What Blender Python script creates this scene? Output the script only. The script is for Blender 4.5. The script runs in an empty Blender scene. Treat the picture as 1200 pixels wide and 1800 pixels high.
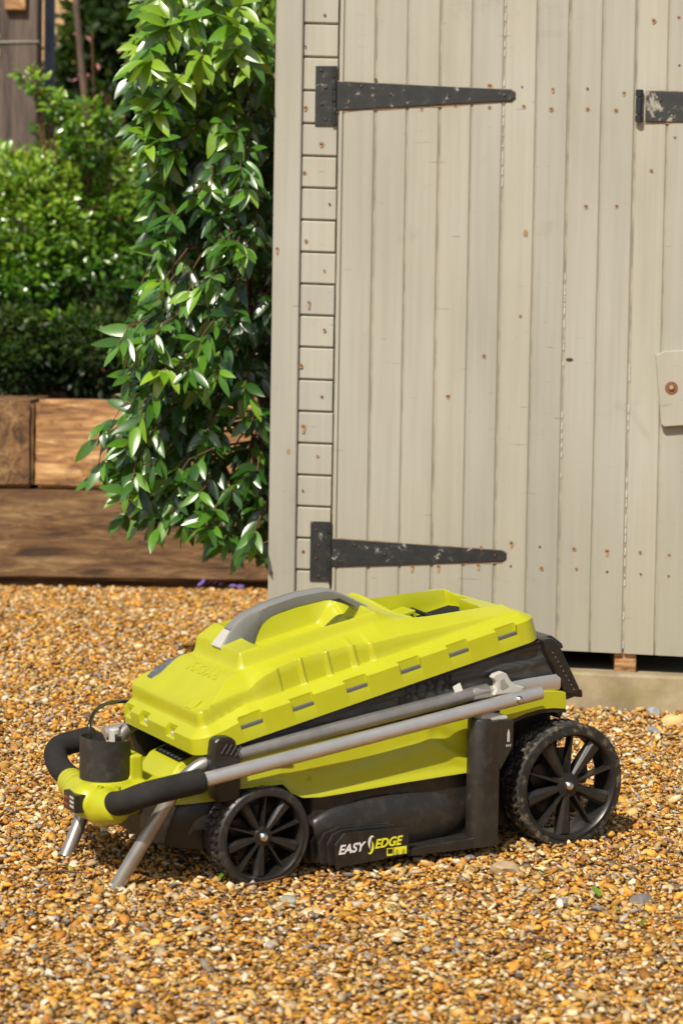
import bpy, math, random
import numpy as np
from mathutils import Vector, Matrix
random.seed(7); np.random.seed(7)
R_ = math.radians
sc = bpy.context.scene
COL = sc.collection

# ------------------------------------------------------------------ camera
FPX, H, ROLL = 4000.0, 0.876, 0.016
PITCH = math.atan(219/4000)
fwd = Vector((0, math.cos(PITCH), -math.sin(PITCH)))
_rt = Vector((1, 0, 0)); _up = _rt.cross(fwd)
_q = Matrix.Rotation(-ROLL, 3, fwd)
RT, UP = _q @ _rt, _q @ _up
CAM = Vector((0, 0, H))
cd = bpy.data.cameras.new('camera'); cam = bpy.data.objects.new('camera', cd); COL.objects.link(cam)
m = Matrix((RT, UP, -fwd)).transposed().to_4x4(); m.translation = CAM
cam.matrix_world = m
cd.sensor_fit = 'VERTICAL'; cd.sensor_height = 36; cd.sensor_width = 24; cd.lens = 80
cd.clip_start = 0.05; cd.clip_end = 500
cd.dof.use_dof = True; cd.dof.focus_distance = 4.5; cd.dof.aperture_fstop = 5.0
sc.camera = cam

# ------------------------------------------------------------------ light
SUN_EL, SUN_AZ = 47, 24          # azimuth: degrees to the left of straight behind the camera
w = bpy.data.worlds.new('World'); sc.world = w; w.use_nodes = True
nt = w.node_tree; nt.nodes.clear()
bg = nt.nodes.new('ShaderNodeBackground'); sk = nt.nodes.new('ShaderNodeTexSky'); wo = nt.nodes.new('ShaderNodeOutputWorld')
sk.sky_type = 'NISHITA'; sk.sun_disc = False; sk.sun_elevation = R_(SUN_EL); sk.sun_rotation = R_(180 + SUN_AZ)
sk.air_density = 1.0; sk.dust_density = 2.0; sk.ozone_density = 0.8
bg.inputs['Strength'].default_value = 0.085
nt.links.new(sk.outputs[0], bg.inputs[0]); nt.links.new(bg.outputs[0], wo.inputs[0])
sd = bpy.data.lights.new('sun', 'SUN'); sun = bpy.data.objects.new('sun', sd); COL.objects.link(sun)
sd.energy = 4.6; sd.angle = R_(0.6); sd.color = (1.0, 0.93, 0.80)
sdir = Vector((-math.sin(R_(SUN_AZ))*math.cos(R_(SUN_EL)), -math.cos(R_(SUN_AZ))*math.cos(R_(SUN_EL)), math.sin(R_(SUN_EL))))
sun.rotation_euler = sdir.to_track_quat('Z', 'Y').to_euler()
sun.location = sdir*20
sc.view_settings.view_transform = 'Standard'; sc.view_settings.look = 'None'
sc.view_settings.exposure = 0.22; sc.view_settings.gamma = 1.0
sc.view_settings.use_curve_mapping = False
sc.cycles.max_bounces = 8; sc.cycles.transparent_max_bounces = 8

# ------------------------------------------------------------------ helpers
def ray(px, py): return fwd + RT*((px-600)/FPX) - UP*((py-900)/FPX)
def PY(px, py, Y):
    d = ray(px, py); return CAM + d*(Y/d.y)
GS = 0.06
def gz(Y): return GS*(min(Y, 7.7)-3.95)
GN = Vector((0, -GS, 1)).normalized(); GP = Vector((0, 3.95, 0))
def G(px, py):
    d = ray(px, py); return CAM + d*(((GP-CAM)@GN)/(d@GN)) if False else CAM + d*((GP-CAM).dot(GN)/d.dot(GN))

class MB:
    def __init__(s): s.v = []; s.f = []; s.m = []
    def add(s, vs, fs, mi=0):
        o = len(s.v); s.v += [tuple(v) for v in vs]; s.f += [tuple(i+o for i in f) for f in fs]; s.m += [mi]*len(fs); return s
    def box(s, a, b, mi=0, mat=None):
        x0, y0, z0 = a; x1, y1, z1 = b
        vs = [Vector(p) for p in ((x0,y0,z0),(x1,y0,z0),(x1,y1,z0),(x0,y1,z0),(x0,y0,z1),(x1,y0,z1),(x1,y1,z1),(x0,y1,z1))]
        if mat: vs = [mat @ v for v in vs]
        return s.add(vs, [(0,3,2,1),(4,5,6,7),(0,1,5,4),(1,2,6,5),(2,3,7,6),(3,0,4,7)], mi)
    def prism(s, pts, off, mi=0):      # pts: list of 3D points (planar loop), extruded by vector off
        n = len(pts); a = [Vector(p) for p in pts]; b = [p + Vector(off) for p in a]
        return s.add(a+b, [tuple(range(n))[::-1], tuple(range(n, 2*n))] + [(i, (i+1) % n, n+(i+1) % n, n+i) for i in range(n)], mi)
    def xz(s, pts, y0, y1, mi=0):      # polygon in the xz plane extruded y0..y1
        return s.prism([(x, y0, z) for x, z in pts], (0, y1-y0, 0), mi)
    def tube(s, path, r, n=16, mi=0, cap=True, flat=None):
        P = [Vector(p) for p in path]; k = len(P)
        rr = r if isinstance(r, (list, tuple)) else [r]*k
        vs = []; up = None
        for i, p in enumerate(P):
            t = (P[min(i+1, k-1)]-P[max(i-1, 0)]).normalized()
            if up is None:
                up = Vector((0, 0, 1)) if abs(t.z) < .9 else Vector((1, 0, 0))
            a = (up - t*up.dot(t)).normalized(); up = a; b = t.cross(a)
            for j in range(n):
                w_ = 2*math.pi*j/n
                q = a*math.cos(w_)*rr[i]*(flat[i][0] if flat else 1) + b*math.sin(w_)*rr[i]*(flat[i][1] if flat else 1)
                vs.append(p+q)
        fs = [(i*n+j, i*n+(j+1) % n, (i+1)*n+(j+1) % n, (i+1)*n+j) for i in range(k-1) for j in range(n)]
        if cap: fs += [tuple(range(n))[::-1], tuple((k-1)*n+j for j in range(n))]
        return s.add(vs, fs, mi)
    def lathe(s, prof, c, ax=(0, 1, 0), n=48, mi=0, closed=True):   # prof: (radius, along axis)
        ax = Vector(ax).normalized(); a = Vector((1, 0, 0)) if abs(ax.x) < .9 else Vector((0, 0, 1))
        a = (a-ax*a.dot(ax)).normalized(); b = ax.cross(a); k = len(prof); vs = []
        for r, h in prof:
            for j in range(n):
                w_ = 2*math.pi*j/n; vs.append(Vector(c)+ax*h+(a*math.cos(w_)+b*math.sin(w_))*r)
        rng = k if closed else k-1
        fs = [(i*n+j, i*n+(j+1) % n, ((i+1) % k)*n+(j+1) % n, ((i+1) % k)*n+j) for i in range(rng) for j in range(n)]
        return s.add(vs, fs, mi)
    def grid(s, fn, nu, nv, mi=0):
        vs = [fn(i/nu, j/nv) for j in range(nv+1) for i in range(nu+1)]
        return s.add(vs, [(j*(nu+1)+i, j*(nu+1)+i+1, (j+1)*(nu+1)+i+1, (j+1)*(nu+1)+i) for j in range(nv) for i in range(nu)], mi)
    def mesh(s, name, mats, smooth=None):
        me = bpy.data.meshes.new(name); me.from_pydata(s.v, [], s.f)
        for mt in (mats if isinstance(mats, (list, tuple)) else [mats]): me.materials.append(mt)
        if any(s.m): me.polygons.foreach_set('material_index', s.m)
        import bmesh
        bm = bmesh.new(); bm.from_mesh(me); bmesh.ops.recalc_face_normals(bm, faces=bm.faces); bm.to_mesh(me); bm.free()
        if smooth is not None:
            me.polygons.foreach_set('use_smooth', [True]*len(me.polygons))
            me.set_sharp_from_angle(angle=R_(smooth))
        return me
    def build(s, name, mats, parent=None, smooth=None, bevel=0, seg=2, subsurf=0):
        o = bpy.data.objects.new(name, s.mesh(name, mats, smooth)); COL.objects.link(o)
        if parent: o.parent = parent
        if bevel:
            b = o.modifiers.new('bevel', 'BEVEL'); b.width = bevel; b.segments = seg; b.limit_method = 'ANGLE'; b.angle_limit = R_(35)
            b.harden_normals = False
        if subsurf:
            q = o.modifiers.new('sub', 'SUBSURF'); q.levels = subsurf; q.render_levels = subsurf
        return o

def tag(o, label=None, cat=None, group=None, kind=None):
    if label: o['label'] = label
    if cat: o['category'] = cat
    if group: o['group'] = group
    if kind: o['kind'] = kind
    return o
def empty(name, loc=(0, 0, 0), mat=None):
    o = bpy.data.objects.new(name, None); COL.objects.link(o)
    if mat is not None: o.matrix_world = mat
    else: o.location = loc
    o.empty_display_size = .05
    return o

# ------------------------------------------------------------------ materials
def new_mat(name):
    mt = bpy.data.materials.new(name); mt.use_nodes = True
    return mt, mt.node_tree, mt.node_tree.nodes['Principled BSDF']
def N(nt, t, **kw):
    n = nt.nodes.new(t)
    for k, v in kw.items():
        if k in n.inputs: n.inputs[k].default_value = v
        else: setattr(n, k, v)
    return n
def ramp(nt, src, stops):
    r = nt.nodes.new('ShaderNodeValToRGB'); e = r.color_ramp.elements
    while len(e) < len(stops): e.new(0.5)
    for i, (p, c) in enumerate(stops):
        e[i].position = p; e[i].color = (*c, 1) if len(c) == 3 else c
    nt.links.new(src, r.inputs[0]); return r
def noise(nt, scale, detail=4, rough=.55, stretch=None, coord='Object', dist=0):
    tc = nt.nodes.new('ShaderNodeTexCoord'); n = nt.nodes.new('ShaderNodeTexNoise')
    n.inputs['Scale'].default_value = scale; n.inputs['Detail'].default_value = detail; n.inputs['Roughness'].default_value = rough
    n.inputs['Distortion'].default_value = dist
    if stretch:
        mp = nt.nodes.new('ShaderNodeMapping'); mp.inputs['Scale'].default_value = stretch
        nt.links.new(tc.outputs[coord], mp.inputs[0]); nt.links.new(mp.outputs[0], n.inputs['Vector'])
    else: nt.links.new(tc.outputs[coord], n.inputs['Vector'])
    return n
def bump(nt, bs, src, strength=.3, dist=.002, prev=None):
    b = nt.nodes.new('ShaderNodeBump'); b.inputs['Strength'].default_value = strength; b.inputs['Distance'].default_value = dist
    nt.links.new(src, b.inputs['Height'])
    if prev: nt.links.new(prev.outputs[0], b.inputs['Normal'])
    nt.links.new(b.outputs[0], bs.inputs['Normal']); return b
def mixc(nt, fac, a, b, mode='MIX'):
    mx = nt.nodes.new('ShaderNodeMix'); mx.data_type = 'RGBA'; mx.blend_type = mode
    for sock, v in ((mx.inputs[0], fac), (mx.inputs[6], a), (mx.inputs[7], b)):
        if isinstance(v, (int, float)): sock.default_value = v
        elif isinstance(v, tuple): sock.default_value = (*v, 1)
        else: nt.links.new(v, sock)
    return mx.outputs[2]
def plastic(name, c, rough=.4, var=.06, spec=.5, dust=0, dustc=(.35, .28, .2), bscale=0, bstr=.1, coat=0, metal=0):
    mt, nt, bs = new_mat(name)
    n = noise(nt, 14, 5)
    lo = tuple(x*(1-var) for x in c); hi = tuple(min(1, x*(1+var)) for x in c)
    r = ramp(nt, n.outputs[0], [(.35, lo), (.65, hi)])
    out = r.outputs[0]
    if dust:
        d = noise(nt, 45, 6, .7); dr = ramp(nt, d.outputs[0], [(.5, (0, 0, 0)), (.72, (dust, dust, dust))])
        out = mixc(nt, dr.outputs[0], out, dustc)
    nt.links.new(out, bs.inputs['Base Color'])
    r2 = noise(nt, 30, 4); rr = ramp(nt, r2.outputs[0], [(.3, (rough*.85,)*3), (.7, (min(1, rough*1.2),)*3)])
    nt.links.new(rr.outputs[0], bs.inputs['Roughness'])
    bs.inputs['Specular IOR Level'].default_value = spec; bs.inputs['Metallic'].default_value = metal
    bs.inputs['Coat Weight'].default_value = coat; bs.inputs['Coat Roughness'].default_value = .15
    if bscale:
        b = noise(nt, bscale, 3); bump(nt, bs, b.outputs[0], bstr, .001)
    return mt

M = {}
M['lime'] = plastic('lime_plastic', (.415, .42, .008), .36, .03, .5, dust=.08, dustc=(.5, .45, .2), bscale=900, bstr=.05, coat=.35)
M['lime_dark'] = plastic('lime_plastic_shade', (.36, .38, .008), .5, .03, .4)  # darker copy of the lime for recesses, their shade put into the colour
M['black'] = plastic('black_plastic', (.015, .0135, .012), .36, .15, .5, dust=.22, dustc=(.10, .085, .065), bscale=700, bstr=.12)
M['deck_black'] = plastic('deck_black_plastic', (.021, .018, .015), .34, .15, .5, dust=.25, dustc=(.10, .085, .065), bscale=500, bstr=.12)
M['black_gloss'] = plastic('glossy_black_plastic', (.015, .015, .016), .25, .1, .6)
M['charcoal'] = plastic('charcoal_plastic', (.024, .022, .020), .5, .1, .5, dust=.1)
M['dirty'] = plastic('dirty_tyre', (.02, .019, .017), .6, .2, .4, dust=.95, dustc=(.24, .19, .12), bscale=260, bstr=.5)
M['tyre'] = plastic('tyre_plastic', (.022, .021, .021), .42, .15, .5, dust=.45, dustc=(.16, .13, .09), bscale=260, bstr=.25)
M['foam'] = plastic('foam_grip', (.020, .018, .016), .85, .2, .25, dust=.15, dustc=(.1, .08, .06), bscale=600, bstr=.5)
M['grey_plastic'] = plastic('grey_plastic', (.27, .26, .22), .42, .05)
M['grip_grey'] = plastic('grey_handle', (.19, .19, .178), .38, .06)
M['light_grey'] = plastic('light_grey_plastic', (.48, .47, .43), .4, .05)
M['alu'] = plastic('brushed_aluminium', (.60, .57, .53), .33, .05, .5, metal=.72, bscale=300, bstr=.04)
M['alu_matte'] = plastic('painted_aluminium', (.55, .52, .48), .36, .05, .5, metal=.68)
M['leg_alu'] = plastic('dark_aluminium', (.36, .335, .30), .36, .12, .5, metal=.7)  # darker, browner aluminium tone for lower tubes and legs
M['steel'] = plastic('steel_cap', (.75, .74, .72), .22, .04, .5, metal=1)
M['clip_grey'] = plastic('dark_grey_clip', (.11, .115, .10), .35, .05)
M['white'] = plastic('white_print', (.75, .73, .68), .5, .03)
M['yellow_print'] = plastic('yellow_print', (.75, .72, .02), .5, .03)
M['void'] = plastic('interior_shade', (.012, .012, .011), .8, .1, .2)  # near-black for openings, shade inside them put into the colour
M['gpad'] = plastic('grey_rubber_pad', (.085, .095, .105), .45, .2, .5, dust=.5, dustc=(.3, .3, .3))

def mesh_fabric():
    mt, nt, bs = new_mat('bag_mesh_fabric')
    tc = N(nt, 'ShaderNodeTexCoord'); mp = N(nt, 'ShaderNodeMapping'); mp.inputs['Rotation'].default_value = (0, R_(35), 0)
    nt.links.new(tc.outputs['Object'], mp.inputs[0])
    vo = N(nt, 'ShaderNodeTexVoronoi'); vo.inputs['Scale'].default_value = 420; vo.inputs['Randomness'].default_value = .15
    nt.links.new(mp.outputs[0], vo.inputs['Vector'])
    r = ramp(nt, vo.outputs['Distance'], [(.25, (.010, .010, .010)), (.6, (.060, .059, .056))])
    d = noise(nt, 9, 4); c = mixc(nt, ramp(nt, d.outputs[0], [(.4, (0,)*3), (.7, (.35,)*3)]).outputs[0], r.outputs[0], (.055, .055, .054))
    nt.links.new(c, bs.inputs['Base Color']); bs.inputs['Roughness'].default_value = .38
    bump(nt, bs, vo.outputs['Distance'], .5, .001); return mt
M['mesh'] = mesh_fabric()

def painted_wood():
    mt, nt, bs = new_mat('painted_wood')
    oi = N(nt, 'ShaderNodeObjectInfo')
    tc = N(nt, 'ShaderNodeTexCoord'); ad = N(nt, 'ShaderNodeVectorMath', operation='ADD')
    mul = N(nt, 'ShaderNodeVectorMath', operation='SCALE'); nt.links.new(oi.outputs['Location'], mul.inputs[0]); mul.inputs['Scale'].default_value = 1.0
    geo = N(nt, 'ShaderNodeNewGeometry')
    mp = N(nt, 'ShaderNodeMapping'); mp.inputs['Scale'].default_value = (70, 70, 2.2); nt.links.new(geo.outputs['Position'], mp.inputs[0])
    g = N(nt, 'ShaderNodeTexNoise'); g.inputs['Scale'].default_value = 1; g.inputs['Detail'].default_value = 6; nt.links.new(mp.outputs[0], g.inputs['Vector'])
    mp2 = N(nt, 'ShaderNodeMapping'); mp2.inputs['Scale'].default_value = (5, 5, 1.6); nt.links.new(geo.outputs['Position'], mp2.inputs[0])
    b = N(nt, 'ShaderNodeTexNoise'); b.inputs['Scale'].default_value = 1; b.inputs['Detail'].default_value = 5; nt.links.new(mp2.outputs[0], b.inputs['Vector'])
    base = ramp(nt, b.outputs[0], [(.3, (.310, .298, .247)), (.55, (.356, .344, .290)), (.75, (.378, .371, .33))]).outputs[0]
    streak = ramp(nt, g.outputs[0], [(.3, (.80,)*3), (.6, (1.03,)*3)]).outputs[0]
    c = mixc(nt, .4, base, streak, 'MULTIPLY')
    # scuffs and small dirt marks
    s = noise(nt, 7, 9, .72, coord='Object', dist=.6); sr = ramp(nt, s.outputs[0], [(.60, (0,)*3), (.74, (.38,)*3)]).outputs[0]
    c = mixc(nt, sr, c, (.20, .18, .14))
    mp3 = N(nt, 'ShaderNodeMapping'); mp3.inputs['Scale'].default_value = (14, 14, 110); mp3.inputs['Rotation'].default_value = (0, .35, 0); nt.links.new(geo.outputs['Position'], mp3.inputs[0])
    s2 = N(nt, 'ShaderNodeTexNoise'); s2.inputs['Scale'].default_value = 1; s2.inputs['Detail'].default_value = 3; nt.links.new(mp3.outputs[0], s2.inputs['Vector'])
    s2r = ramp(nt, s2.outputs[0], [(.70, (0,)*3), (.75, (.5,)*3)]).outputs[0]
    c = mixc(nt, s2r, c, (.16, .13, .10))
    # algae and splash dirt towards the foot of the boards
    sx = N(nt, 'ShaderNodeSeparateXYZ'); nt.links.new(geo.outputs['Position'], sx.inputs[0])
    mr = N(nt, 'ShaderNodeMapRange'); mr.inputs['From Min'].default_value = .75; mr.inputs['From Max'].default_value = .2; nt.links.new(sx.outputs['Z'], mr.inputs['Value'])
    mm = N(nt, 'ShaderNodeMath', operation='MULTIPLY'); nt.links.new(mr.outputs[0], mm.inputs[0]); nt.links.new(b.outputs[0], mm.inputs[1])
    m2 = N(nt, 'ShaderNodeMath', operation='MULTIPLY'); nt.links.new(mm.outputs[0], m2.inputs[0]); m2.inputs[1].default_value = .75
    c = mixc(nt, m2.outputs[0], c, (.27, .25, .16))
    rnd = ramp(nt, oi.outputs['Random'], [(0, (.93, .93, .94)), (1, (1.04, 1.03, 1.0))]).outputs[0]
    c = mixc(nt, 1.0, c, rnd, 'MULTIPLY')
    nt.links.new(c, bs.inputs['Base Color']); bs.inputs['Roughness'].default_value = .55
    b1 = bump(nt, bs, g.outputs[0], .35, .0008); return mt
M['wood_paint'] = painted_wood()
M['groove'] = plastic('groove_paint', (.27, .245, .18), .7, .3, .3)

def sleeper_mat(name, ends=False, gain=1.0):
    mt, nt, bs = new_mat(name)
    st = (4, 4, 30) if not ends else (14, 14, 14)
    a = noise(nt, 1.3, 8, .7, st, dist=.8); b = noise(nt, 5.5, 7, .65, (1, 1, 4) if not ends else None, dist=1.2)
    c1 = ramp(nt, a.outputs[0], [(.36, (.05, .025, .012)), (.46, (.17, .085, .032)), (.56, (.27, .155, .065)), (.68, (.40, .27, .14))]).outputs[0]
    c2 = ramp(nt, b.outputs[0], [(.36, (0,)*3), (.50, (.0,)*3), (.62, (.75,)*3)]).outputs[0]
    c = mixc(nt, c2, c1, (.13, .065, .028))
    ck = noise(nt, 1.0, 5, .6, (3, 3, 90) if not ends else (40, 6, 40), dist=.35); ckr = ramp(nt, ck.outputs[0], [(.455, (0,)*3), (.495, (.85,)*3), (.535, (0,)*3)]).outputs[0]
    km = noise(nt, 3.5, 4); kr = ramp(nt, km.outputs[0], [(.45, (0,)*3), (.6, (1,)*3)]).outputs[0]
    c = mixc(nt, mixc(nt, 1.0, ckr, kr, 'MULTIPLY'), c, (.03, .015, .008))
    sp = noise(nt, 26, 5, .7, (1, 1, 2.4)); spr = ramp(nt, sp.outputs[0], [(.60, (0,)*3), (.68, (.7,)*3)]).outputs[0]
    c = mixc(nt, spr, c, (.06, .03, .014))
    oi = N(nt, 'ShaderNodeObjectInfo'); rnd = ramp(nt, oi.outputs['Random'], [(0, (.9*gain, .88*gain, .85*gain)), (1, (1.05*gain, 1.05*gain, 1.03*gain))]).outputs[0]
    nt.links.new(mixc(nt, 1.0, c, rnd, 'MULTIPLY'), bs.inputs['Base Color']); bs.inputs['Roughness'].default_value = .8
    bump(nt, bs, a.outputs[0], .7, .008); return mt
M['sleeper'] = sleeper_mat('weathered_sleeper', gain=1.8); M['sleeper_dark'] = sleeper_mat('dark_brown_sleeper', gain=.8); M['sleeper_end'] = sleeper_mat('sleeper_end_grain', True)  # lower sleepers use a darker brown gain

def concrete():
    mt, nt, bs = new_mat('mossy_concrete')
    a = noise(nt, 9, 8, .65); b = noise(nt, 5, 4, .6, (1, 1, 2.5))
    c = ramp(nt, a.outputs[0], [(.3, (.21, .165, .095)), (.6, (.37, .30, .19))]).outputs[0]
    g = ramp(nt, b.outputs[0], [(.45, (0,)*3), (.7, (.6,)*3)]).outputs[0]
    nt.links.new(mixc(nt, g, c, (.22, .20, .055)), bs.inputs['Base Color']); bs.inputs['Roughness'].default_value = .9
    bump(nt, bs, a.outputs[0], .6, .004); return mt
M['concrete'] = concrete()
def iron():
    mt, nt, bs = new_mat('painted_black_iron')
    a = noise(nt, 38, 8, .72, dist=.4); c = ramp(nt, a.outputs[0], [(.25, (.008, .009, .009)), (.56, (.020, .021, .020)), (.62, (.045, .045, .04)), (.645, (.30, .29, .25))])
    nt.links.new(c.outputs[0], bs.inputs['Base Color']); bs.inputs['Roughness'].default_value = .42
    bump(nt, bs, a.outputs[0], .5, .001); return mt
M['iron'] = iron()
def iron2():
    mt, nt, bs = new_mat('flaking_black_iron')
    a = noise(nt, 16, 7, .7, dist=.5); c = ramp(nt, a.outputs[0], [(.25, (.016, .018, .018)), (.55, (.028, .030, .029)), (.57, (.22, .21, .17)), (.62, (.32, .30, .24))])
    nt.links.new(c.outputs[0], bs.inputs['Base Color']); bs.inputs['Roughness'].default_value = .45
    bump(nt, bs, a.outputs[0], .5, .001); return mt
M['iron_flaking'] = iron2()
def rust():
    mt, nt, bs = new_mat('rust_mark'); a = noise(nt, 300, 4)
    c = ramp(nt, a.outputs[0], [(.35, (.10, .035, .012)), (.6, (.26, .11, .035))])
    nt.links.new(c.outputs[0], bs.inputs['Base Color']); bs.inputs['Roughness'].default_value = .9; return mt
M['rust'] = rust(); M['nail'] = plastic('rusted_nail', (.045, .022, .012), .7, .2)
def rust_fringe():
    # iron stain bled into the paint round the hinge: irregular edge
    mt, nt, bs = new_mat('rust_stain'); a = noise(nt, 60, 6, .7)
    c = ramp(nt, a.outputs[0], [(.35, (.22, .10, .035)), (.65, (.38, .27, .16))])
    nt.links.new(c.outputs[0], bs.inputs['Base Color']); bs.inputs['Roughness'].default_value = .8; return mt
M['stain'] = rust_fringe()

def stone_mat():
    mt, nt, bs = new_mat('gravel_stone')
    at = N(nt, 'ShaderNodeAttribute'); at.attribute_name = 'stone'
    n = noise(nt, 160, 5, .65); sh = ramp(nt, n.outputs[0], [(.3, (.70,)*3), (.7, (1.15,)*3)])
    nt.links.new(mixc(nt, 1.0, at.outputs['Color'], sh.outputs[0], 'MULTIPLY'), bs.inputs['Base Color'])
    bs.inputs['Roughness'].default_value = .7; bs.inputs['Specular IOR Level'].default_value = .3
    bump(nt, bs, n.outputs[0], .4, .002); return mt
M['stone'] = stone_mat()
def ground_mat():
    mt, nt, bs = new_mat('gravel_bed')
    vo = N(nt, 'ShaderNodeTexVoronoi'); tc = N(nt, 'ShaderNodeTexCoord'); nt.links.new(tc.outputs['Object'], vo.inputs['Vector']); vo.inputs['Scale'].default_value = 75
    c = ramp(nt, vo.outputs['Color'], [(.1, (.16, .08, .025)), (.5, (.34, .18, .05)), (.9, (.45, .28, .11))]).outputs[0]
    nt.links.new(c, bs.inputs['Base Color']); bs.inputs['Roughness'].default_value = .85
    bump(nt, bs, vo.outputs['Distance'], .8, .01); return mt
M['ground'] = ground_mat()
def soil():
    mt, nt, bs = new_mat('soil'); n = noise(nt, 12, 8, .7)
    nt.links.new(ramp(nt, n.outputs[0], [(.3, (.02, .013, .008)), (.7, (.07, .045, .028))]).outputs[0], bs.inputs['Base Color']); bs.inputs['Roughness'].default_value = .95
    bump(nt, bs, n.outputs[0], .8, .03); return mt
M['soil'] = soil()
def leafmat(name, stops, rough=.3, trans=.35, tcol=(.25, .45, .02), gloss=1.0):
    mt, nt, bs = new_mat(name)
    at = N(nt, 'ShaderNodeAttribute'); at.attribute_name = 'tint'
    oi = N(nt, 'ShaderNodeObjectInfo')
    ad = N(nt, 'ShaderNodeMath', operation='ADD'); nt.links.new(at.outputs['Fac'], ad.inputs[0])
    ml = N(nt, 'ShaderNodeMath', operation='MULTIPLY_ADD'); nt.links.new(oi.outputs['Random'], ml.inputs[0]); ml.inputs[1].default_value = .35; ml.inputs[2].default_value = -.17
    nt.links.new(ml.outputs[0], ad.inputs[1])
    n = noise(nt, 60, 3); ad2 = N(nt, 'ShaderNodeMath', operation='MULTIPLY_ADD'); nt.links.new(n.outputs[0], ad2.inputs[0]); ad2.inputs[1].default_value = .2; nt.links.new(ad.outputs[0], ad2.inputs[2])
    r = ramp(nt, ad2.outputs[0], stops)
    nt.links.new(r.outputs[0], bs.inputs['Base Color']); bs.inputs['Roughness'].default_value = rough
    bs.inputs['Specular IOR Level'].default_value = .9*gloss; bs.inputs['Coat Weight'].default_value = .35*gloss; bs.inputs['Coat Roughness'].default_value = .28
    tr = N(nt, 'ShaderNodeBsdfTranslucent'); nt.links.new(mixc(nt, .6, r.outputs[0], tcol), tr.inputs[0])
    mx = N(nt, 'ShaderNodeMixShader'); mx.inputs[0].default_value = trans
    nt.links.new(bs.outputs[0], mx.inputs[1]); nt.links.new(tr.outputs[0], mx.inputs[2])
    out = [x for x in nt.nodes if x.type == 'OUTPUT_MATERIAL'][0]; nt.links.new(mx.outputs[0], out.inputs[0]); return mt
M['leaf'] = leafmat('glossy_leaf', [(.0, (.010, .042, .006)), (.35, (.030, .11, .010)), (.65, (.11, .27, .014)), (1, (.28, .44, .025))], .30, .22)
M['leaf_small'] = leafmat('small_leaf', [(.0, (.015, .05, .006)), (.4, (.05, .15, .010)), (.7, (.16, .32, .015)), (1, (.36, .48, .05))], .25, .3)
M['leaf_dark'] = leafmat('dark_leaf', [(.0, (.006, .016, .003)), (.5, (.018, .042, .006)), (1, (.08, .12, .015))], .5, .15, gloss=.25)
M['leaf_yellow'] = leafmat('yellowing_leaf', [(0, (.45, .42, .02)), (1, (.5, .55, .05))], .4, .3)
M['twig'] = plastic('brown_twig', (.13, .06, .03), .7, .25)
M['bark'] = plastic('bark', (.10, .065, .045), .9, .35, bscale=40, bstr=.8)
M['petal'] = plastic('purple_petal', (.17, .10, .36), .5, .2)
M['pink'] = plastic('pink_petal', (.65, .25, .28), .5, .2)
def greywood():
    mt, nt, bs = new_mat('weathered_post'); a = noise(nt, 1.5, 8, .65, (14, 14, 1.5))
    nt.links.new(ramp(nt, a.outputs[0], [(.3, (.035, .024, .02)), (.65, (.16, .118, .095))]).outputs[0], bs.inputs['Base Color']); bs.inputs['Roughness'].default_value = .85
    bump(nt, bs, a.outputs[0], .6, .006); return mt
M['greywood'] = greywood()

# ================================================================== SETTING
# ---- ground: one sheet, sloping gently up towards the planter, level beyond
mb = MB()
ys = [-30, 0, 2.5] + [3.95+.25*i for i in range(16)] + [8.2, 12, 60, 200]
xs = [-120, -8, -2, 0, 2, 8, 120]
mb.add([(x, y, (gz(y) if y > 0 else gz(0))-.006) for y in ys for x in xs],
       [(j*len(xs)+i, j*len(xs)+i+1, (j+1)*len(xs)+i+1, (j+1)*len(xs)+i) for j in range(len(ys)-1) for i in range(len(xs)-1)])
g_o = mb.build('ground', M['ground']); tag(g_o, kind='structure')

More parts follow.
